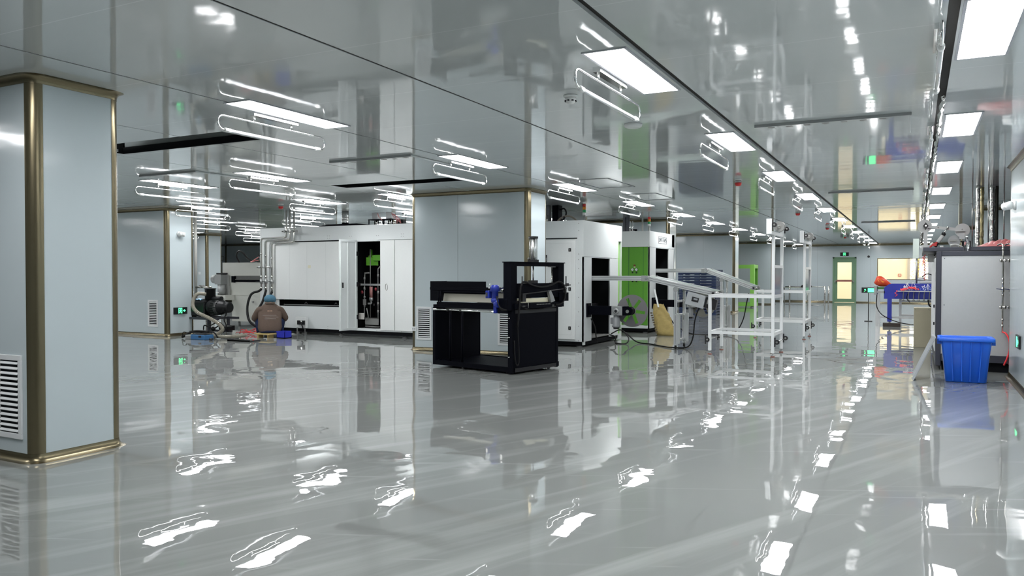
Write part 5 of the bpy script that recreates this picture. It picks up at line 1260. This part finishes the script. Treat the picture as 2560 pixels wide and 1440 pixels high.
# ================================================================== WHITE RACKS
def rack(x0, x1, y0, y1, lab, dz=0):
    t = thing('roller_rack', lab, 'rack', (x0, y0, 0), 0, 'white roller racks')
    s = .048; zt = .985 + dz; zh = 1.945
    def post(x, y, z1, nm='leg'): MB().m(rack_white).box(x-s/2, x+s/2, y-s/2, y+s/2, .06, z1, bev=.003).build(nm, None, t)
    post(x0, y0, zt); post(x0, y1, zt); post(x1, y0, zh, 'tall_post'); post(x1, y1, zh, 'tall_post')
    for z, nm in ((zt-s/2, 'top_frame'), (.36, 'lower_frame')):
        m = MB().m(rack_white); m.box(x0+s/2, x1-s/2, y0-s/2, y0+s/2, z-s/2, z+s/2); m.box(x0+s/2, x1-s/2, y1-s/2, y1+s/2, z-s/2, z+s/2); m.box(x0-s/2, x0+s/2, y0+s/2, y1-s/2, z-s/2, z+s/2); m.box(x1-s/2, x1+s/2, y0+s/2, y1-s/2, z-s/2, z+s/2)
        m.build(nm, None, t)
    MB().m(rack_white).box(x1-s/2, x1+s/2, y0+s/2, y1-s/2, 1.42, 1.465).build('mid_bar', None, t)
    MB().m(rack_white).box(x1-s/2, x1+s/2, y0-.38, y1+.02, zh, zh+.05).build('top_beam', None, t)
    MB().m(rack_white).box(x1-.045, x1+.035, y0-.40, y0-.385, zh+.0, zh+.235).build('end_plate', None, t)
    MB().m(rack_white).box(x1-.03, x1+.03, y1+.02, y1+.035, zh-.02, zh+.16).build('end_plate', None, t)
    MB().m(mat('tinted_sheet', (.20, .21, .23), .15, alpha=.55)).box(x1-.003, x1+.003, y0+s/2, y1-s/2, zt, 1.42).build('tinted_panel', None, t)
    def pillow(x, y, z, parent=t):
        m = MB().m(blk_m); m.box(x-.016, x+.004, y-.012, y+.012, z-.075, z+.075); m.lathe((x+.025, y-.018, z), (0, 1, 0), [(0, .038), (.036, .038)], 18); m.m(steel).lathe((x+.025, y-.021, z), (0, 1, 0), [(0, .016), (.042, .016)], 12)
        m.build('pillow_bearing', None, parent)
    zs = zh + .14; xs = x1 + .045
    pillow(x1+.045, y0-.375, zs); pillow(x1+.045, y1+.05, zs-.0)
    MB().m(chrome).cyl((xs+.02, y0-.37, zs), (xs+.02, y1+.07, zs), .011, seg=10).build('shaft', None, t)
    MB().m(dull).lathe((xs+.02, y0+.12, zs), (0, 1, 0), [(0, .084), (.10, .084), (.101, .05), (.102, .03)], 28).m(steel).lathe((xs+.02, y0+.10, zs), (0, 1, 0), [(0, .034), (.02, .034)], 16).build('pulley', None, t)
    for (x, sg) in ((x1+.042, 1), (x0-.06, 1)):
        for y in (y0-.02, y1+.02): pillow(x, y, .24)
        MB().m(chrome).cyl((x+.025, y0-.03, .24), (x+.025, y1+.03, .24), .009, seg=10).build('shaft', None, t)
    for (x, y) in ((x0, y0), (x0, y1), (x1, y0), (x1, y1)):
        MB().m(cast).cyl((x, y, .025), (x, y, .06), .010, seg=8).lathe((x, y, .012), (0, 0, 1), [(0, .030), (.016, .018)], 14).m(mat('rust_red_foot_pad', (.30, .10, .07), .6)).lathe((x, y, 0), (0, 0, 1), [(0, .034), (.012, .034)], 14).build('levelling_foot', None, t)
    return t
rack(-3.03, -2.03, 12.93, 13.80, 'white steel roller rack with tall posts, closer to the camera')
rack(-2.98, -2.02, 16.72, 17.62, 'white steel roller rack with tall posts, the farther one')

# cables on the floor
tag(MB().m(rubber).tube([(-5.2, 13.1, .52), (-5.16, 13.2, .35), (-5.18, 13.3, .18), (-5.2, 13.42, .07)], .011, 8, sub=5).build('cable'), 'black cable dropping from the reel arm of the white-door machine', 'cable') 
tag(MB().m(rubber).tube([(-5.26, 14.3, .16), (-5.1, 14.35, .24), (-4.95, 14.3, .18), (-4.72, 14.25, .03), (-4.4, 14.1, .014), (-4.0, 13.7, .014), (-3.85, 13.62, .016), (-3.60, 13.68, .03), (-3.52, 13.75, .20), (-3.50, 13.8, .5), (-3.42, 13.85, .78)], .012, 8, sub=6).build('power_cable'), 'long black cable running over the floor from the machine to the near conveyor', 'cable')
tag(MB().m(rubber).tube([(-5.25, 14.2, .15), (-5.12, 14.15, .12), (-5.1, 14.1, .02), (-5.0, 13.95, .014), (-4.85, 14.0, .014), (-4.85, 14.15, .1), (-4.98, 14.25, .22)], .012, 8, sub=6).build('power_cable'), 'loop of black cable at the foot of the white-door machine', 'cable')
tag(MB().m(rubber).tube([(-4.9, 17.2, .3), (-4.8, 17.2, .18), (-4.4, 17.0, .014), (-3.9, 16.9, .014), (-3.5, 17.1, .06), (-3.35, 17.3, .3), (-3.3, 17.5, .7), (-3.28, 17.6, .9)], .012, 8, sub=6).build('power_cable'), 'black cable sweeping up to the far conveyor behind the near rack', 'cable')

# yellow sack leaning on the machine, with a metal channel sticking out
def sack():
    t = thing('yellow_sack', 'creased yellow woven sack leaning on the lettered machine', 'sack', (-4.85, 16.4, 0))
    m = MB().m(kraft); R = []; rnd = random.Random(11)
    A, B = Vector((-4.74, 16.32, 0)), Vector((-5.02, 16.62, .66)); N = 28
    for j in range(15):
        f = j/14; c = A.lerp(B, f); a = (.20, .215, .22, .215, .21, .20, .195, .19, .185, .18, .17, .155, .14, .125, .11)[j]; b_ = (.07, .10, .115, .115, .11, .105, .10, .095, .085, .08, .07, .06, .05, .04, .03)[j]
        P = []
        for k in range(N):
            th = 2*PI*k/N; w_ = 1 + .05*math.sin(3*th+j*.9) + .04*math.sin(7*th - j*1.7) + rnd.uniform(-.03, .03)
            P.append(c + Vector((a*math.cos(th)*w_, b_*math.sin(th)*w_, max(.0, 0))) + Vector((0, 0, .012*math.sin(th*5+j) if j else 0)))
        R.append(P)
    s = m.loft(R).build('bag', None, t)
    d = MB().m(mat('faded_print', (.10, .08, .05), .9))
    for k in range(9):
        f = .12 + .075*k; c = A.lerp(B, f); d.box(c.x-.19, c.x-.155, c.y-.14, c.y-.10, c.z-.014, c.z+.014)
    d.build('print_marks', None, s)
    return t
sack()
tag(MB().m(rack_white).bar((-4.98, 16.50, .60), (-5.10, 16.60, .98), .022, .03).build('metal_channel'), 'thin white metal channel sticking up out of the yellow sack', 'metal strip')

# ================================================================== FAR CORRIDOR
def pallets():
    x0, x1, y0, y1, ph = -6.95, -5.72, 25.2, 26.2, .092
    n_ = 16
    for k in range(n_):
        z = .0 + k*ph
        t = MB().m(blue_pal); t.box(x0, x1, y0, y1, z+.055, z+.082); t.box(x0+.01, x1-.01, y0+.015, y1-.015, z+.018, z+.055)
        for j in range(8): t.box(x0+.02+j*.153, x0+.10+j*.153, y0-.004, y0+.02, z+.058, z+.079)
        for (a, b_) in ((x0, x0+.14), ((x0+x1)/2-.08, (x0+x1)/2+.08), (x1-.14, x1)):
            for (c_, d_) in ((y0, y0+.12), (y1-.12, y1)): t.box(a, b_, c_, d_, z+.001, z+.055)
        lab = 'dark blue plastic pallet, topmost of the stack' if k == n_-1 else 'dark blue plastic pallet, lowest of the stack' if k == 0 else 'dark blue plastic pallet, %s from the floor in the stack' % ORD[k] if k < 13 else 'dark blue plastic pallet, %s below the top one' % ('second' if k == 13 else 'just')
        tag(t.build('plastic_pallet'), lab, 'pallet', 'stacked blue pallets')
pallets()
t = thing('green_steel_frame', 'bright green box-shaped steel frame in front of the far pillar', 'frame', (-6.1, 31.9, 0))
for (x, y) in ((-5.78, 31.8), (-6.9, 31.8), (-5.80, 32.6), (-6.9, 32.6)): MB().m(green_l if y < 32 else green_p).box(x-.08, x+.08, y-.08, y+.08, .06, 1.70).build('post', None, t)
for z in (1.62, .11):
    m = MB().m(green_l); m.box(-6.82, -5.86, 31.74, 31.88, z-.07, z+.07); m.box(-5.86, -5.70, 31.88, 32.55, z-.07, z+.07); m.box(-6.82, -5.86, 32.53, 32.67, z-.07, z+.07)
    m.build('beam', None, t)
for (x, y) in ((-5.78, 31.8), (-6.9, 31.8), (-5.80, 32.6)): MB().m(cast).lathe((x, y, 0), (0, 0, 1), [(0, .07), (.02, .06), (.06, .03)], 12).build('foot', None, t)
t = thing('handrail', 'low stainless steel handrail by the far wall ending in two posts', 'handrail', (-4.6, 38.5, 0))
MB().m(steel).cyl((-5.5, 38.5, .74), (-3.78, 38.5, .74), .022, seg=12).cyl((-5.5, 38.5, .10), (-3.78, 38.5, .10), .018, seg=10).build('rail', None, t)
for x in (-5.3, -3.76, -3.60): MB().m(steel).cyl((x, 38.5, 0), (x, 38.5, .78), .035, seg=14).build('post', None, t)
t = thing('worktable', 'pale far table with papers and a black bag behind the racks', 'table', (-5.0, 37.5, 0))
MB().m(steel).box(-5.45, -4.3, 37.0, 37.6, .70, .73).build('table_top', None, t)
for (x, y) in ((-5.4, 37.05), (-4.35, 37.05), (-5.4, 37.55), (-4.35, 37.55)): MB().m(steel).cyl((x, y, 0), (x, y, .70), .02, seg=8).build('leg', None, t)
tag(MB().m(rubber).loft([[Vector((-4.42+a*math.cos(2*PI*k/12), 37.3+.14*math.sin(2*PI*k/12), z)) for k in range(12)] for (a, z) in ((.24, .73), (.23, .80), (.12, .87), (.03, .89))]).build('black_bag'), 'small black bag lying on the pale far table', 'bag')
tag(MB().m(vent_white).box(-5.0, -4.75, 37.1, 37.3, .731, .745).box(-4.9, -4.68, 37.2, 37.4, .746, .752).build('papers'), 'loose white papers on the pale far table', 'papers')
t = thing('exit_sign', 'green-lit sign with running figure standing out beside the blue roller table', 'exit sign', (-1.14, 24, .93))
MB().m(blk_m).box(-1.38, -1.02, 24.0, 24.02, .80, .95).cyl((-1.2, 24.01, 0), (-1.2, 24.01, .8), .012, seg=8).box(-1.3, -1.1, 23.95, 24.07, 0, .02).build('board', None, t)
MB().m(exit_green).box(-1.22, -1.04, 23.99, 24.0, .82, .93).lathe((-1.29, 24.0, .89), (0, -1, 0), [(0, .02), (.006, .02)], 10).bar((-1.32, 23.997, .83), (-1.26, 23.997, .87), .02, .004).build('pictogram', None, t)

# ================================================================== BLUE ROLLER TABLE STATION
def station():
    Y = 21.9
    t = thing('blue_machine_table', 'royal blue steel machine table with one leg on a timber block', 'machine', (-.1, Y, 0))
    ob = [(-.74, .70), (-.74, .98), (-.62, 1.075), (1.0, 1.085), (1.0, .70)]
    MB().m(blue_st).prism(ob, 'y', Y, Y+.03).build('side_plate', None, t)
    MB().m(blue_st).prism(ob, 'y', Y+.9, Y+.93).build('rear_plate', None, t)
    MB().m(blue_st).box(-.70, 1.0, Y+.03, Y+.9, .74, .80).build('bed', None, t)
    MB().m(blue_st).box(-.66, -.56, Y+.0, Y+.10, .12, .70, bev=.004).build('leg', None, t)
    MB().m(blue_st).box(.85, .95, Y+.0, Y+.10, .12, .70, bev=.004).build('leg', None, t)
    MB().m(cast).cyl((-.61, Y+.05, .088), (-.61, Y+.05, .12), .02, seg=10).lathe((-.61, Y+.05, .088), (0, 0, 1), [(0, .04), (.012, .03)], 12).cyl((.9, Y+.05, 0), (.9, Y+.05, .12), .02, seg=10).build('foot', None, t)
    MB().m(white_paint).box(-.45, .42, Y-.10, Y-.02, .885, .91).build('manifold_bar', None, t)
    for k in range(6):
        x = -.30 + k*.115; MB().m(dull).tube([(x+.01, Y-.06, .885), (x, Y-.06, .80), (x, Y-.06, .70)], .012, 6, sub=3).lathe((x, Y-.06, .66), (0, 0, 1), [(0, .03), (.02, .03), (.04, .012)], 10).build('nozzle', None, t)
    MB().m(cast).box(-.97, -.90, Y-.02, Y+.6, .80, 1.02, bev=.005).box(-.90, -.72, Y+.0, Y+.06, .84, .90).m(green_d).box(-.90, -.72, Y+.05, Y+.55, .94, .99).build('infeed_frame', None, t)
    for (x, y) in ((-.90, Y+.05), (-.38, Y+.95), (-.90, Y+1.2)): MB().m(alu).box(x-.03, x+.03, y-.03, y+.03, .0, .80).build('aluminium_leg', None, t)
    MB().m(alu).box(-.87, .8, Y+.12, Y+.17, .20, .25).build('aluminium_rail', None, t); MB().m(alu).box(-.4, .8, Y+.94, Y+.99, .22, .27).build('aluminium_rail', None, t); MB().m(alu).box(-.4, .8, Y+.94, Y+.99, .60, .64).build('aluminium_rail', None, t)
    MB().m(rubber).tube([(-.90, Y-.02, .80), (-.90, Y-.05, .50), (-.75, Y-.1, .28), (-.4, Y-.15, .12), (0, Y-.1, .06), (.4, Y, .04)], .012, 6, sub=6).build('cable', None, t)
    MB().m(rubber).tube([(-.2, Y-.12, .84), (-.22, Y-.12, .72), (-.15, Y-.1, .62)], .010, 6, sub=5).tube([(.25, Y-.12, .7), (.28, Y-.12, .55), (.4, Y-.1, .5)], .022, 6, sub=5).build('hose', None, t)
    return t
station()
tag(MB().m(darkwood).box(-.76, -.36, 21.85, 22.10, 0, .085, bev=.006).build('timber_block'), 'dark timber block under the leg of the blue machine table', 'timber')
def redbag_():
    m = MB().m(redbag); R = []; A, B = Vector((-.95, 21.95, 1.18)), Vector((-.58, 21.95, 1.045)); N = 18
    for j in range(9):
        f = j/8; c = A.lerp(B, f); a = (.09, .115, .125, .125, .115, .095, .07, .045, .02)[j]
        R.append([c + Vector((a*.36*math.cos(2*PI*k/N), a*.6*math.sin(2*PI*k/N), a*.93*math.cos(2*PI*k/N)*(1+.08*math.sin(k*3+j)))) for k in range(N)])
    t = thing('red_bag', 'bright red bag with yellow print lying on the blue table end', 'bag', (-.8, 21.95, 1.0))
    b = m.loft(R).build('bag', None, t)
    MB().m(yellow).bar((-.90, 21.875, 1.20), (-.86, 21.875, 1.13), .02, .006).bar((-.86, 21.88, 1.19), (-.80, 21.88, 1.17), .015, .006).bar((-.82, 21.88, 1.16), (-.76, 21.885, 1.10), .025, .006).bar((-.79, 21.885, 1.15), (-.74, 21.89, 1.12), .02, .006).build('yellow_print', None, b)
redbag_()
bpy.data.objects['red_bag'].location.y += .12
bpy.data.objects['red_bag'].location.y += .12
rnd = random.Random(21)
m = MB().m(rred)
for k in range(14):
    x = -.32 + rnd.uniform(-.05, .28); y = 21.72 + rnd.uniform(0, .2); P = [(x + .03*math.sin(q*1.6)+q*.012, y+.02*math.cos(q*1.6), .93 + abs(math.sin(x*9))*.06 + .02*math.cos(q*1.6)) for q in range(8)]
    m.tube(P, .007, 5, sub=2)
m.tube([(-.46 + .03*math.sin(q*1.5), 21.76, .92 - q*.022) for q in range(8)], .008, 5, sub=3)
m.m(cam_white)
for k in range(12):
    x = -.2 + rnd.uniform(-.15, .45); m.tube([(x, 21.75, .92), (x+rnd.uniform(-.1, .1), 21.75+rnd.uniform(0, .1), 1.0+rnd.uniform(0, .13)), (x+rnd.uniform(-.15, .15), 21.8, .93)], .0045, 5, sub=6)
m.m(mat('blue_tube', (.05, .10, .45), .4))
for k in range(9):
    x = .1 + rnd.uniform(-.1, .25); m.tube([(x, 21.75, .92), (x+rnd.uniform(-.1, .1), 21.78, .97+rnd.uniform(0, .06)), (x+rnd.uniform(-.15, .15), 21.76, .92)], .005, 5, sub=5)
tag(m.build('air_line_tangle'), 'tangle of red, clear and blue air lines on the blue machine table', 'tubing', kind='stuff')
t = thing('grey_conveyor_head', 'pale grey machine head and hoses behind the blue table', 'machine', (.3, 22.4, 1.08))
MB().m(grey_cab).box(.06, .60, 22.2, 22.6, 1.09, 1.16, bev=.01).lathe((.10, 22.3, 1.16), (0, 0, 1), [(0, .10), (.05, .09), (.09, .05)], 14).box(.25, .5, 22.2, 22.5, 1.16, 1.75, bev=.01).build('head', None, t)
MB().m(rubber).tube([(.12, 22.2, 1.26), (.22, 22.15, 1.33), (.34, 22.15, 1.30), (.42, 22.15, 1.22)], .014, 6, sub=5).m(rred).tube([(.14 + .02*math.sin(q*2.4), 22.2 + .02*math.cos(q*2.4), 1.95-q*.03) for q in range(14)], .010, 5, sub=3).tube([(.40 + .02*math.sin(q*2.4), 22.2 + .02*math.cos(q*2.4), 1.90-q*.03) for q in range(12)], .010, 5, sub=3).build('coiled_hose', None, t)
t = thing('hanging_post', 'pale green-grey control post standing above the blue table', 'post', (0, 22.2, 1.08))
MB().m(mat('pale_green_grey', (.42, .48, .44), .5)).box(-.10, .04, 22.15, 22.25, 1.72, 2.22, bev=.006).m(dull).cyl((-.01, 22.2, 1.09), (-.01, 22.2, 1.74), .022, seg=10).build('control_box', None, t)
t = thing('cream_board', 'stained cream board standing on the floor beside the grey machine', 'board', (.1, 15.9, 0))
MB().m(cream).box(-.045, .235, 15.88, 16.3, 0, .715, bev=.004).build('board', None, t)
s = MB().m(dull)
for (x, z) in ((-.02, .68), (.19, .69), (.21, .68), (.20, .03), (-.02, .03)): s.lathe((x, 15.88, z), (0, -1, 0), [(0, .007), (.002, .007)], 8)
s.build('screws', None, t)['kind'] = 'stuff'

# ================================================================== GREY MACHINE ON THE RIGHT
def grey_machine():
    X_, Y_, X2, Y2 = .235, 12.25, 2.6, 15.3
    t = thing('grey_process_machine', 'grey panelled machine with charcoal frame beside the blue bin', 'machine', (X_, Y_, 0))
    f = MB().m(dark_frame); f.box(X_, X_+.065, Y_, Y_+.08, .06, 1.635, bev=.006); f.box(X_+.065, X2, Y_, Y_+.08, 1.575, 1.635, bev=.004); f.box(X_+.065, X2, Y_, Y_+.08, .13, .23, bev=.004)
    f.box(X_, X_+.07, Y2-.08, Y2, .06, 1.6); f.box(X_, X_+.07, Y_+.08, Y2-.08, 1.53, 1.6); f.box(X_, X_+.07, Y_+.08, Y2-.08, .06, .2)
    f.build('frame', None, t)
    p = MB().m(grey_cab).box(X_+.065, X2, Y_+.01, Y_+.03, .22, 1.58).build('front_panel', None, t)
    s = MB().m(ink)
    for z in (.30, .90, 1.54): s.lathe((X_+.10, Y_+.01, z), (0, -1, 0), [(0, .007), (.002, .007)], 8)
    s.build('screws', None, p)['kind'] = 'stuff'
    MB().m(vent_white).box(X_-.012, X_-.002, Y_+.10, Y2-.1, .25, 1.55).build('side_panel', None, t)
    MB().m(dark_frame).box(X_-.16, X2, Y_+.15, Y2+.3, 1.645, 1.70, bev=.004).build('top_deck', None, t)
    MB().m(dark_in).box(X_+.08, X2, Y_+.1, Y2-.1, .0, .12).build('plinth', None, t)
    MB().m(blk_m).box(X_-.03, X_-.012, Y_+.02, Y_+.08, .62, .66).box(X_-.03, X_-.012, Y_+.02, Y_+.08, .86, .90).build('hinge', None, t)
    MB().m(dull).box(X_-.10, X_-.02, Y_+.6, Y_+.7, 1.50, 1.62).m(red_p).tube([(X_-.13+.012*math.sin(q*2.4), Y_+1.5, 1.63-q*.016) for q in range(26)], .006, 5, sub=2).m(steel).cyl((X_-.12, Y_+.9, 1.60), (X_+.02, Y_+.9, 1.60), .008, seg=8).build('side_fittings', None, t)
grey_machine()
def gate_pipe(x, lab, lever):
    t = thing('water_pipe', lab, 'pipe', (x, 12.19, .53), 0, 'twin steel pipes on the grey machine')
    y = 12.20
    MB().m(steel).tube([(x-.055, y+.1, 1.715), (x-.02, y+.02, 1.73), (x, y-.0, 1.71), (x, y-.01, 1.6), (x, y-.01, .55)], .011, 10).build('pipe', None, t)
    for z in (1.505, .885): MB().m(steel).lathe((x, y-.01, z), (1, 0, 0), [(-.04, .008), (-.035, .024), (-.012, .024), (-.01, .015), (.01, .015), (.012, .024), (.035, .024), (.04, .008)], 14).build('clamp', None, t)
    v = MB().m(steel).cyl((x, y-.01, 1.09), (x, y-.01, 1.15), .02, seg=12)
    for z in (.62, .70, 1.03, 1.19, 1.24, 1.64): v.cyl((x, y-.01, z), (x, y-.01, z+.03), .015, seg=10)
    v = v.build('valve', None, t)
    MB().m(mat('navy_lever', (.02, .03, .12), .4)).bar((x, y-.040, 1.12), (x-.075, y-.060, 1.13), .016, .010).build('lever', None, v)
gate_pipe(1.012, 'steel pipe with navy lever valve on the grey machine, farther from the right wall', 1)
gate_pipe(1.100, 'steel pipe with navy lever valve on the grey machine, beside the right wall', 1)
tag(MB().m(rred).tube([(1.012, 12.19, .555), (1.05, 12.15, .54), (1.085, 12.12, .46), (1.09, 12.1, .34), (1.065, 12.1, .22), (1.03, 12.12, .12)], .011, 8, sub=5).build('red_hose'), 'red plastic hose curving down from the steel pipe to the machine plinth', 'hose')
tag(MB().m(rred).tube([(1.10, 12.19, .55), (1.135, 12.16, .52), (1.15, 12.15, .35), (1.125, 12.16, .17), (1.09, 12.18, .13)], .010, 8, sub=5).build('red_hose'), 'short red plastic hose half hidden by the right wall edge', 'hose')
# on the deck: dancer arm with rollers, bottle, pink sheet, ducts
def dancer():
    Y = 13.5; z0 = 1.702
    t = thing('dancer_arm', 'white pivoting roller arm with air cylinder on the grey machine', 'machine', (.12, Y, z0))
    wp = mat('light_grey_casting', (.56, .57, .56), .4)
    MB().m(wp).box(.085, .14, Y-.02, Y+.02, z0+.02, 2.06).box(.04, .22, Y-.05, Y+.05, z0, z0+.02).build('stand', None, t)
    MB().m(wp).lathe((.10, Y+.03, 2.06), (0, 1, 0), [(0, .10), (.04, .10)], 28).build('rear_disc', None, t)
    MB().m(blk_m).prism([(.075, 2.06), (.11, 2.115), (.15, 2.06), (.11, 2.0)], 'y', Y-.05, Y-.02).m(chrome).lathe((.112, Y-.05, 2.06), (0, -1, 0), [(0, .014), (.01, .012)], 12).build('bearing', None, t)
    MB().m(wp).bar((.11, Y-.0, 2.055), (.60, Y-.0, 1.985), .02, .045).box(.51, .63, Y-.03, Y-.01, 1.965, 2.01).m(dull).lathe((.595, Y-.03, 1.993), (0, -1, 0), [(0, .010), (.006, .010)], 10).lathe((.28, Y-.012, 2.03), (0, -1, 0), [(0, .011), (.006, .011)], 10).build('arm', None, t)
    d = MB().m(wp); d.lathe((.60, Y+.02, 1.985), (0, 1, 0), [(0, .10), (.05, .10)], 32); d.build('roller_disc', None, t)
    MB().m(cast).box(.56, .63, Y+.0, Y+.08, 1.85, 1.93).build('disc_block', None, t)
    MB().m(mat('soft_grey_disc', (.40, .41, .42), .45)).lathe((.50, Y+.12, 1.83), (0, 1, 0), [(0, .085), (.05, .085)], 28).m(dull).box(.44, .54, Y+.09, Y+.11, 1.82, 1.85).box(.45, .55, Y+.05, Y+.2, z0, 1.78).build('lower_roller', None, t)
    MB().m(chrome).cyl((.40, Y-.04, 2.02), (.35, Y-.04, 1.93), .010, seg=10).sphere((.405, Y-.04, 2.025), .018, 12, 8).m(cam_white).cyl((.345, Y-.04, 1.915), (.27, Y-.04, 1.80), .026, seg=16).m(blk_m).cyl((.36, Y-.04, 1.945), (.342, Y-.04, 1.91), .031, seg=14).cyl((.275, Y-.04, 1.805), (.235, Y-.04, 1.74), .028, seg=14).build('air_cylinder', None, t)
    MB().m(red_p).tube([(.27, Y-.06, 1.80), (.22, Y-.06, 1.78), (.17, Y-.06, 1.73)], .014, 6, sub=4).box(.20, .26, Y-.09, Y-.05, 1.75, 1.79).build('red_hose', None, t)
    MB().m(cam_white).sphere((.20, Y+.12, 1.78), .03, 10, 8).cyl((.33, Y+.05, z0), (.33, Y+.05, 1.76), .022, seg=12).tube([(.44, Y, 1.76), (.52, Y-.02, 1.77), (.60, Y-.02, 1.73), (.60, Y, z0)], .010, 8, sub=5).cyl((.04, Y-.0, 1.73), (.09, Y, 1.75), .022, seg=12).build('fittings', None, t)
    MB().m(blk_m).box(.60, .72, Y+.15, Y+.3, z0, 1.83, bev=.008).tube([(.58, Y+.1, 1.82), (.64, Y+.1, 1.80), (.68, Y+.1, 1.84)], .012, 6, sub=4).build('drive_box', None, t)
    MB().m(vent_white).box(.56, .80, Y-.02, Y+.12, z0, z0+.022).build('base_strip', None, t)
dancer()
t = thing('water_bottle', 'clear plastic water bottle standing on the grey machine', 'bottle', (.60, 12.34, 1.636))
MB().m(clear).lathe((.60, 12.32, 1.636), (0, 0, 1), [(0, .028), (.01, .032), (.05, .030), (.055, .032), (.12, .032), (.14, .028), (.165, .014), (.19, .013)], 18).build('bottle', None, t)
MB().m(cam_white).lathe((.60, 12.32, 1.826), (0, 0, 1), [(0, .016), (.018, .015)], 14).build('cap', None, t)
def sheet():
    m = MB().m(pink); R = []
    for i in range(14):
        P = []; x = .74 + .05*i; top = .10*math.sin(min(1, i/7)*PI/2)*(1 - .35*max(0, (i-8)/5))
        for k in range(8):
            y = 12.6 + .10*k; s_ = math.sin(PI*k/7); P.append(Vector((x, y, 1.703 + top*s_*(1+.18*math.sin(i*1.9+k*2.3)) + .006)))
        R.append(P)
    m.loft(R, closed=False, smooth=False)
    tag(m.build('pink_sheet'), 'crumpled pink plastic sheet draped on top of the grey machine', 'plastic sheet')
sheet()
def duct(x, y, r, z0, mt, lab, wob=.006, seed=1):
    m = MB().m(mt); rnd = random.Random(seed); prof = []; z = 0; hh = H - .001 - z0
    while z < hh: prof.append((z, r + rnd.uniform(-wob, wob))); z += .03
    prof.append((hh, r)); m.lathe((x, y, z0), (0, 0, 1), prof, 18)
    return tag(m.build('air_duct'), lab, 'duct')
duct(.84, 14.2, .028, 1.701, foil, 'thin crumpled foil duct left of the bronze pipe above the grey machine', .006, 3)
duct(1.035, 14.25, .036, 1.701, foil, 'wider crumpled foil duct above the pink sheet, right of the bronze pipe', .007, 4)
duct(.90, 14.35, .028, 1.701, mat('bronze_foil', (.34, .29, .16), .25, .9), 'bronze-coloured duct between the two crumpled foil ducts', .004, 5)
duct(1.09, 14.3, .030, 1.701, mat('dark_olive_duct', (.07, .07, .055), .4, .5), 'dark olive duct behind the wider foil duct', .001, 6)
for k, (x, y, r) in enumerate(((.965, 14.0, .009), (1.135, 13.6, .009), (1.17, 12.9, .011), (.72, 13.4, .008))):
    tag(MB().m(steel).cyl((x, y, 1.701), (x, y, H-.001), r, seg=10).build('riser_pipe'), 'slim steel riser pipe above the grey machine, %s' % ('between the two foil ducts', 'behind the pink sheet', 'nearest the right wall', 'behind the water bottle')[k], 'pipe', 'slim risers above the grey machine')
# blue bin and the grey lid leaning on it
def bin_():
    xc, yc = .54, 11.13
    t = thing('plastic_bin', 'large bright blue plastic bin standing on the floor', 'bin', (xc, yc, 0))
    def rr(a, b_, z, r=.035): return rrect(xc-a, xc+a, yc-b_, yc+b_, r, z, 0, 4)
    m = MB().m(blue_bin)
    out = [rr(.205, .145, .0), rr(.22, .16, .008), rr(.262, .198, .50), rr(.265, .20, .505), rr(.300, .235, .505), rr(.302, .237, .512), rr(.302, .237, .545), rr(.290, .225, .548), rr(.275, .21, .54), rr(.268, .203, .50), rr(.215, .155, .02)]
    m.loft(out)
    m.build('tub', None, t)
    q = MB().m(blue_bin)
    for dx in (-.16, -.05, .05, .16): q.bar((xc+dx*.86, yc-.160, .02), (xc+dx, yc-.199, .50), .05, .010)
    q.box(xc-.31, xc-.26, yc-.12, yc+.12, .46, .52); q.box(xc+.26, xc+.31, yc-.12, yc+.12, .46, .52)
    q.build('ribs_and_grips', None, t)
bin_()
t = thing('bin_lid', 'translucent grey plastic lid leaning against the blue bin', 'lid', (.1, 11.1, 0))
mxl = Matrix.Translation((-.035, 11.12, .0)) @ Matrix.Rotation(R_(23.5), 4, 'Y')
MB().m(mat('translucent_lid_plastic', (.50, .52, .54), .35)).box(0, .012, -.23, .23, .002, .60, mxl, bev=.004).build('panel', None, t)
MB().m(mat('translucent_lid_plastic', (.50, .52, .54), .35)).box(-.02, 0, -.23, -.215, .01, .60, mxl).box(-.02, 0, .215, .23, .01, .60, mxl).box(-.02, 0, -.215, .215, .585, .60, mxl).build('rim', None, t)
